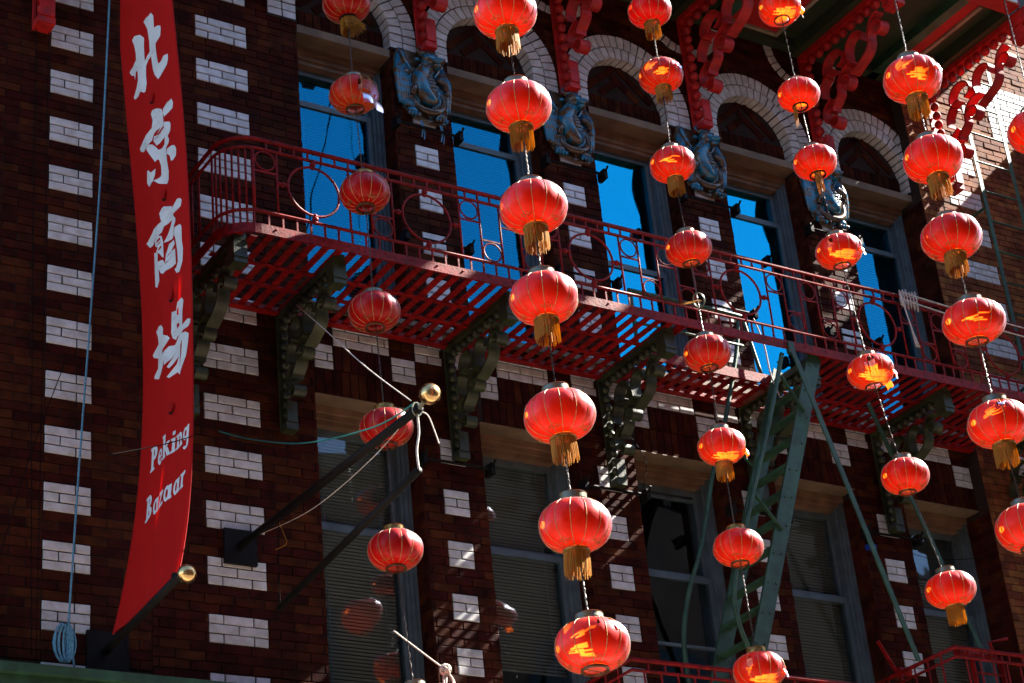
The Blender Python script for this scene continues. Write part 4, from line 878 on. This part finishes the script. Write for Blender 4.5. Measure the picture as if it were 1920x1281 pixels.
# blue rope with its coil on the left wall
rp_ = rope('hanging_rope', [(4.545, -.12, 11.6), (4.529, -.12, 11.044), (4.47, -.12, 9.612), (4.404, -.12, 8.469), (4.329, -.12, 7.294), (4.262, -.12, 6.108), (4.25, -.12, 6.02)], .0075, 'rope', 'pale blue rope hanging straight down the wall left of the banner', 'rope')
cb = MB()
for i in range(9):
    w_ = .032 + .009 * (i % 4); h_ = .12 + .01 * (i % 3); o = (i - 4) * .006
    cb.tube([(4.225 + o + w_ * math.cos(a * .45), -.14 - .006 * (i % 3), 5.97 + h_ * .9 * math.sin(a * .45)) for a in range(14)], .0075, 5, True)
cb.tube(catmull([(4.25, -.14, 6.02), (4.28, -.14, 5.93), (4.29, -.15, 5.82)], 4), .007, 5)
tag(ob('rope_coil', cb, 'rope', smooth=True), 'looped coil of pale blue rope at the foot of the left wall', 'rope')
wires = [([(3.98, -.08, 12), (4.00, -.08, 8.5), (4.04, -.08, 5.9)], 'thin dark wire crossing the left column of white blocks'),
         ([(4.08, -.08, 12), (4.08, -.08, 8.5), (4.07, -.08, 5.7)], 'second thin dark wire just left of the blue rope'),
         ([(4.25, -.06, 8.0), (4.0, -.06, 7.2), (3.75, -.06, 6.2)], 'dark wire slanting down left across the lower left wall'),
         ([(4.62, -.05, 6.4), (4.70, -.05, 5.9), (4.86, -.05, 5.5)], 'dark wire trailing from the banner pole down the wall'),
         ([(4.077, -1.27, 6.742), (4.4, -1.27, 6.857), (4.617, -1.27, 6.954)], 'dark thread lying across the first line of banner lettering'),
         ([(3.62, -.05, 7.4), (3.66, -.05, 6.6), (3.6, -.05, 5.6)], 'faint dark cable running down the far left edge of the wall')]
for p, l in wires: rope('wire', p, .0035, 'wire', l, 'wire')
# cord crossing low in front of the first lower window with its knot
rope('cord', [(5.916, -1.3, 5.827), (6.03, -1.3, 5.755), (6.15, -1.3, 5.68), (6.25, -1.3, 5.62)], .0055, 'cord', 'pale cord slanting down across the foot of the first lower window to a knot', 'cord')
kn = MB(); c0 = Vector((6.266, -1.3, 5.61))
for i in range(7):
    ax = Vector((random.uniform(-1, 1), random.uniform(-1, 1), random.uniform(-1, 1))).normalized(); u = ax.orthogonal().normalized(); v = ax.cross(u)
    kn.tube([c0 + (u * math.cos(a * .6) + v * math.sin(a * .6)) * .035 for a in range(11)], .006, 5, True)
for i in range(5): kn.tube(catmull([c0, c0 + Vector((random.uniform(-.03, .06), 0, -.07)), c0 + Vector((random.uniform(-.06, .08), -.02, -.17))], 4), .006, 5)
tag(ob('rope_knot', kn, 'cord', smooth=True), 'tangled pale rope knot at the bottom edge beside the brick pilaster', 'rope')
# cords tied along the middle balcony rail at the right
for dz, l in ((0, 'upper of two taut pale cords tied along the red railing at right'), (-.07, 'lower of two taut pale cords tied along the red railing at right')):
    rope('cord', [(11.12, -1.10, 9.44 + dz), (11.9, -1.11, 9.39 + dz * 1.2), (12.9, -1.12, 9.36 + dz * 1.3), (14.3, -1.12, 9.36 + dz)], .007, 'cord', l, 'cord')
lp = MB()
for i in range(6):
    x = 11.12 + .035 * i; lp.tube([(x + .012 * math.cos(a * .6), -1.085 + .02 * math.cos(a * .6), 9.39 + (.075 + .01 * (i % 3)) * math.sin(a * .6)) for a in range(11)], .0055, 5, True)
for i in range(3): lp.tube(catmull([(11.10 + .01 * i, -1.10, 9.42), (11.14, -1.11, 9.15), (11.17 + .02 * i, -1.10, 8.93)], 4), .006, 5)
tag(ob('cord_lashing', lp, 'cord', smooth=True), 'bundle of pale cord lashed round the red railing with loose ends hanging', 'cord')
tag(ob('blue_tag', MB().box(10.62 + .62, 11.32, -.06, -.01, 7.56, 7.60), 'bluetag'), 'small bright blue tag on the lower wall beside the last lower window', 'tag')
rope('cord', [(9.99, -.5, 9.26), (10.01, -.55, 9.0), (10.03, -.55, 8.72), (10.1, -.55, 8.5)], .007, 'cord', 'loose pale cord end hanging through the stair opening', 'cord')
rope('wire', [(8.86, -.05, 8.26), (9.0, -.08, 8.0), (8.95, -.06, 7.75)], .0025, 'wire', 'thin curved wire hanging on the wall right of the third lower pilaster', 'wire')
rope('wire', [(11.8, .2, 7.75), (12.2, .15, 7.66), (12.75, -.1, 7.66)], .003, 'wire', 'thin dark wire across the top of the last lower window', 'wire')

# ================================================================ LANTERNS
NG = 14
def prof(t):
    a = math.radians(-88.5 + 177 * t); return .155 + .345 * math.cos(a) ** .92, .315 * math.sin(a)
def body_mesh(name, mt, seed, tears=()):
    rr = random.Random(seed); n = NG * 6; m = 18; mb = MB(); ph = rr.random(); lump = [rr.uniform(-.02, .02) for _ in range(NG)]
    def pt(i, j):
        t = j / m; r, z = prof(t); f = 2 * math.pi * i / n; g = (i % 6) / 6; k = int(i // 6) % NG
        bulge = math.sin(math.pi * g) ** .8; r *= 1 - .030 + .022 * bulge * math.sin(math.pi * t) ** .5 + lump[k] * bulge
        # slight sag and wrinkles of the old cloth
        r *= 1 + .008 * math.sin(9 * f + 7 * t + ph * 6) * math.sin(math.pi * t)
        return Vector((r * math.cos(f), r * math.sin(f), z))
    for j in range(m + 1):
        for i in range(n): mb.v.append(tuple(pt(i, j)))
    removed = []
    for j in range(m):
        for i in range(n):
            f = math.degrees(2 * math.pi * (i + .5) / n) % 360; t = (j + .5) / m; cut = False
            for (f0, f1, t0, t1, flap) in tears:
                df = (f - f0) % 360; wdt = (f1 - f0) % 360
                if df < wdt:
                    q = df / wdt; e = .06 * math.sin(q * 23 + f0) + .05 * math.sin(q * 57)
                    if t0 + (.5 - abs(q - .5)) * 0 + e < t < t1 - (abs(q - .5) * 2) ** 2 * (t1 - t0) * .55 + e: cut = True
            if cut: removed.append((i, j))
            else: mb.f.append((j * n + i, j * n + (i + 1) % n, (j + 1) * n + (i + 1) % n, (j + 1) * n + i))
    # loose flaps hang outwards from the lower edge of each tear
    for (f0, f1, t0, t1, flap) in tears:
        if not flap: continue
        vs = []; nu, nv = 10, 8
        for a in range(nv + 1):
            for b in range(nu + 1):
                q = b / nu; f = math.radians(f0 + ((f1 - f0) % 360) * (q * .8 + .1)); s = a / nv; t = t0 - .0 + s * .02; r, z = prof(t0)
                out = flap * s; r2 = r * .985 + out * .5 * math.sin(s * 2.2) * (.6 + .4 * math.sin(q * 7)); z2 = z - out * s * .9 - .01 * math.sin(q * 9)
                vs.append((r2 * math.cos(f), r2 * math.sin(f), z2))
        mb.add(vs, [(a * (nu + 1) + b, a * (nu + 1) + b + 1, (a + 1) * (nu + 1) + b + 1, (a + 1) * (nu + 1) + b) for a in range(nv) for b in range(nu)])
    me = mb.mesh(name, True); me.materials.append(M[mt]); return me
rib_me = []
for k in range(NG):
    f = 2 * math.pi * k / NG; L_ = [(prof(j / 18)[0] * .979 * math.cos(f), prof(j / 18)[0] * .979 * math.sin(f), prof(j / 18)[1]) for j in range(19)]
    me = MB().tube(L_, .0052, 4).mesh('rib', True); me.materials.append(M['ribgold']); rib_me.append(me)
def cap_mesh(mt, tilt=0.):
    c = MB().lathe([(.165, .325), (.20, .33), (.205, .348), (.188, .352), (.183, .43), (.192, .437), (.165, .44), (.160, .35), (.155, .33)], 24)
    c.lathe([(.165, .40), (.06, .405), (.058, .402), (.165, .394)], 24).tube([(-.07, 0, .41), (.07, 0, .41)], .006, 5)
    me = c.mesh('top_cap', 'auto'); me.materials.append(M[mt]); return me
caps = {k: cap_mesh(k) for k in ('cap', 'goldcap')}
def coll_mesh(mt):
    c = MB().lathe([(.165, -.325), (.185, -.335), (.188, -.365), (.175, -.372), (.158, -.37), (.155, -.33)], 24).tube([(-.16, 0, -.36), (.16, 0, -.36)], .007, 5)
    me = c.mesh('bottom_ring', 'auto'); me.materials.append(M[mt]); return me
colls = {k: coll_mesh(k) for k in ('collar', 'goldcap', 'cap', 'black')}
def fringe_mesh(seed, mode):
    rr = random.Random(seed); f = MB(); n = {'full': 150, 'swept': 140, 'sparse': 34}[mode]
    for i in range(n):
        a = 2 * math.pi * i / n + rr.uniform(-.03, .03)
        if mode == 'sparse': a = math.radians(200) + rr.uniform(-.5, .5)
        r0 = .165 + rr.uniform(-.006, .006); ln = rr.uniform(.25, .34); dx = dy = 0.
        if mode == 'swept': dx, dy = (.16 * max(0, math.cos(a + .6)), -.10 * max(0, math.cos(a + .6)))
        if mode == 'sparse': ln = rr.uniform(.2, .62); dx = rr.uniform(-.02, .02)
        k = rr.uniform(-.012, .012); m_ = rr.uniform(-.012, .012)
        p = [(r0 * math.cos(a), r0 * math.sin(a), -.36), (r0 * 1.01 * math.cos(a) + k + dx * .4, r0 * math.sin(a) + m_ + dy * .4, -.36 - ln * .5), (r0 * 1.02 * math.cos(a) + k + dx, r0 * 1.02 * math.sin(a) + m_ + dy, -.36 - ln)]
        f.tube(p, .0042, 3, cap=False, rr=[.0065, .006, .004])
    me = f.mesh('fringe'); me.materials.append(M['fringe']); return me
fr_me = {m_: [fringe_mesh(s + len(m_), m_) for s in range(3)] for m_ in ('full', 'swept', 'sparse')}
def motif_mesh():
    e = MB()
    for q in range(1):
        f0 = math.radians(-124 + 90 * q)
        for (u, v, r0, tr) in ((-.12, 0, .016, .0035), (.12, 0, .016, .0035), (0, .02, .02, .0035), (-.22, .01, .012, .003), (.22, .01, .012, .003)):
            L_ = []
            for a in range(10):
                uu = u + r0 * 4.5 * math.cos(a * .7) ; vv = v + r0 * 1.1 * math.sin(a * .7); t = .135 + vv * 1.4; r, z = prof(t); r *= .995
                L_.append((r * math.cos(f0 + uu), r * math.sin(f0 + uu), z - .004))
            e.tube(L_, tr, 4, True)
    me = e.mesh('gold_motif'); me.materials.append(M['goldcap']); return me
mo_me = motif_mesh()
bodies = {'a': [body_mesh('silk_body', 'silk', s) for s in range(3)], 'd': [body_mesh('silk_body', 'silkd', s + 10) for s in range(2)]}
TE = {'big': [(250, 330, .28, .97, .35)], 'top': [(222, 258, .70, .93, .10)], 'top2': [(200, 262, .80, .96, .0), (272, 298, .55, .8, .1)], 'right': [(300, 345, .38, .82, .16)],
      'hole': [(266, 288, .68, .86, .0)], 'two': [(200, 218, .32, .58, .0), (292, 325, .42, .88, .13)], 'wide': [(215, 244, .26, .66, .0), (288, 328, .38, .88, .16), (330, 10, .22, .42, .14)], 'crown': [(186, 210, .72, .92, .0), (238, 254, .74, .9, .0), (268, 304, .68, .93, .12)]}
def lantern(x, y, z, d, tone, tear, fr, cap, label, group, seed):
    rr = random.Random(seed * 7 + 1)
    t = thing('lantern', label, 'lantern', (x, y, z), group)
    t.rotation_euler = (rr.uniform(-.06, .06), rr.uniform(-.06, .06), rr.uniform(-.5, .5) if not tear else rr.uniform(-.06, .06)); t.scale = (d, d, d * rr.uniform(.97, 1.04))
    def part(nm, me, loc=(0, 0, 0), rot=(0, 0, 0), par=t):
        o = bpy.data.objects.new(nm, me); COL.objects.link(o); o.parent = par; o.location = loc; o.rotation_euler = rot; return o
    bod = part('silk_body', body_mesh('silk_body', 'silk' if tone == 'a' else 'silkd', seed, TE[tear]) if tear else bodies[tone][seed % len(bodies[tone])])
    for me in rib_me: part('rib', me)
    part('top_cap', caps[cap], rot=(rr.uniform(-.05, .05) if tear != 'tiltcap' else .4, 0, 0))
    part('bottom_ring', colls['goldcap' if fr == 'full' else 'black' if fr else 'collar'])
    for q_ in range(4): part('gold_motif', mo_me, (0, 0, 0), (0, 0, q_ * math.pi / 2), par=bod)
    if fr: part('fringe', fr_me[fr][seed % 3])
    return t
G1 = 'small lanterns on the leftmost string'; G2 = 'large lanterns on the second string from the left'; G3 = 'lanterns on the middle string'; G4 = 'lanterns on the string before the fourth bay'; G5 = 'lanterns on the right front string'
LAN = [
 # string a
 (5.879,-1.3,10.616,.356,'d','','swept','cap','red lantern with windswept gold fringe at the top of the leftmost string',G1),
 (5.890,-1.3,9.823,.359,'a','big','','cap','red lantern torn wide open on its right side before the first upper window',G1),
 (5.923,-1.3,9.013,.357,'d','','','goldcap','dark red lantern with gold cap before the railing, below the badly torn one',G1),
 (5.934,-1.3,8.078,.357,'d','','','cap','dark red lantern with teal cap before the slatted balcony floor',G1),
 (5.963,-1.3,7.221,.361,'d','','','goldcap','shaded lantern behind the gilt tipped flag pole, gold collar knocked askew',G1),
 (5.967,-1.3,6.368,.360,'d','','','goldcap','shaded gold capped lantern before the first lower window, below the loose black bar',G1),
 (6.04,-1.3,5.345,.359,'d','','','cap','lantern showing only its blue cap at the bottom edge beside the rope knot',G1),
 # string b
 (5.220,-4.2,8.334,.356,'a','','full','cap','large bright fringed lantern cut by the top edge, second string from the left',G2),
 (5.242,-4.2,7.715,.359,'a','','full','cap','large bright fringed lantern between the first and second dragon reliefs',G2),
 (5.262,-4.2,7.083,.363,'a','','full','cap','large bright fringed lantern overlapping the balcony railing right of the second window',G2),
 (5.264,-4.2,6.536,.360,'a','','full','cap','large bright fringed lantern before the red rim and slatted floor of the balcony',G2),
 (5.277,-4.2,5.871,.366,'a','','full','cap','large bright fringed lantern just below the slatted balcony between two green brackets',G2),
 (5.295,-4.2,5.283,.361,'a','','full','cap','large bright fringed lantern at the right side of the second lower window',G2),
 (5.317,-4.2,4.676,.366,'a','crown','','cap','largest lantern, torn round its crown and fringeless, above the bottom railing',G2),
 # string c
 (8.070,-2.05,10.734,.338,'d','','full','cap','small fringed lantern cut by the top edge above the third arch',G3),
 (8.082,-2.05,10.135,.340,'a','top2','full','cap','lantern with ragged gold fringe and small tears before the third brick arch',G3),
 (8.065,-2.05,9.350,.340,'a','hole','full','cap','lantern with a dark hole in its crown beside the third dragon relief',G3),
 (8.094,-2.05,8.649,.340,'a','','','cap','plain fringeless lantern overlapping the railing below the third dragon relief',G3),
 (8.118,-2.05,7.818,.339,'a','','','cap','plain fringeless lantern just below the bare gold tassel',G3),
 (8.119,-2.05,7.107,.331,'a','right','full','cap','lantern with brown gold fringe left of the green stair',G3),
 (8.127,-2.05,6.378,.340,'a','','','goldcap','round gold capped lantern without fringe in front of the green stair',G3),
 (8.143,-2.05,5.534,.344,'a','two','','goldcap','torn lantern at the bottom edge at the foot of the green stair',G3),
 # string d
 (9.167,-2.3,10.929,0.340,'a','right','','cap','lantern with a torn pointed right side under a red soffit panel',G4),
 (9.192,-2.3,10.123,0.328,'a','','sparse','cap','lantern with a few remaining gold threads between the fourth and fifth arches',G4),
 (9.229,-2.3,9.521,0.335,'a','','sparse','cap','lantern with thin gold threads hanging before the fourth dragon relief',G4),
 (9.299,-2.3,8.765,0.351,'a','two','','cap','torn lantern glowing orange between the fourth and fifth upper windows',G4),
 (9.380,-2.3,7.793,0.342,'a','wide','','cap','ragged lantern with several tears before the balcony floor right of the stair',G4),
 (9.517,-2.3,6.999,0.342,'a','','','cap','round fringeless lantern hanging between the two slanting green rods',G4),
 (9.733,-2.3,6.182,0.354,'a','','full','cap','lantern with long gold fringe above the ladder hinge at the lower right',G4),
 # string e
 (8.106,-4.4,8.593,.372,'a','top2','full','cap','big lantern lit orange inside, just below the red and green soffit',G5),
 (8.128,-4.4,8.008,.370,'a','','full','cap','big purple topped fringed lantern right of the fifth arch',G5),
 (8.138,-4.4,7.454,.369,'a','','full','cap','big fringed lantern before the white blocks of the right pier',G5),
 (8.168,-4.4,6.887,.374,'a','hole','','cap','big fringeless lantern with a holed crown, crossed by the pale cords',G5),
 (8.187,-4.4,6.230,.368,'a','top','full','cap','big fringed lantern with a torn crown before the right end of the balcony rim',G5),
 (8.234,-4.4,5.596,.368,'a','','','cap','big lantern cut by the right edge near the bottom',G5),
 (9.159,-4.4,8.496,.386,'a','','','cap','lantern showing only its left side at the upper right edge','lanterns at the right edge'),
]
for i, l in enumerate(LAN): lantern(*l, seed=i + 3)
# the bare tassel: a lost lantern's tilted ring with its fringe
bt = thing('bare_tassel', 'tilted ring with gold fringe left from a lost lantern before the balcony rail', 'tassel', (8.121, -2.05, 8.24))
o = bpy.data.objects.new('ring', colls['cap']); COL.objects.link(o); o.parent = bt; o.location = (0, 0, .10); o.scale = (.30, .30, .30)
o = bpy.data.objects.new('fringe', fr_me['sparse'][1]); COL.objects.link(o); o.parent = bt; o.location = (0.05, 0.0, .10); o.scale = (.30, .30, .34)
bt.rotation_euler = (.2, 1.15, .3)
# twisted wire chains that carry the strings, and the cables above
def chain(x0, y, z0, z1, lab, x1=None, pts=None):
    x1 = x0 if x1 is None else x1; m = MB(); L0 = max(8, int((z1 - z0) / .02)); A = []; B = []
    for i in range(L0 + 1):
        q = i / L0; z = z0 + (z1 - z0) * q
        if pts:
            zs = [p[1] for p in pts]; x = pts[0][0]
            if z <= pts[0][1]: x = pts[0][0]
            elif z >= pts[-1][1]: x = pts[-1][0]
            else:
                for (xa, za), (xb, zb_) in zip(pts, pts[1:]):
                    if za <= z <= zb_: x = xa + (xb - xa) * (z - za) / (zb_ - za)
        else: x = x0 + (x1 - x0) * q
        a = z * 95; A.append((x + .004 * math.cos(a), y + .004 * math.sin(a), z)); B.append((x - .004 * math.cos(a), y - .004 * math.sin(a), z))
    m.tube(A, .0028, 4).tube(B, .0028, 4)
    return tag(ob('lantern_chain', m, 'chain'), lab, 'chain', None)
def strand(idx, y, ztop, lab):
    P_ = sorted([(LAN[i][0], LAN[i][2]) for i in idx], key=lambda p: p[1]); chain(P_[0][0], y, P_[0][1] + .1, ztop, lab, pts=P_)
strand(range(0, 7), -1.3, 12.78, 'twisted chain carrying the leftmost string of small lanterns')
strand(range(7, 14), -4.2, 10.9, 'twisted chain carrying the large front string of lanterns')
strand(range(14, 22), -2.05, 12.66, 'twisted chain carrying the middle string of lanterns')
strand(range(22, 29), -2.3, 12.66, 'twisted chain carrying the string of lanterns before the fourth bay')
strand(range(29, 35), -4.4, 10.9, 'twisted chain carrying the big right front string of lanterns')
strand([35], -4.4, 10.9, 'twisted chain of the lantern cut by the right edge')
for x, l, y in ((5.22, 'steel cable over the street holding the second lantern string from the left', -4.2), (8.1, 'steel cable over the street holding the big right lantern string', -4.4), (9.16, 'steel cable over the street holding the lantern at the right edge', -4.4)):
    rope('cable', [(x, -.0, 14.9), (x, -2.2, 13.3), (x, y, 10.92), (x, -9, 11.2), (x, -13.4, 12.0)], .008, 'wire', l, 'cable')
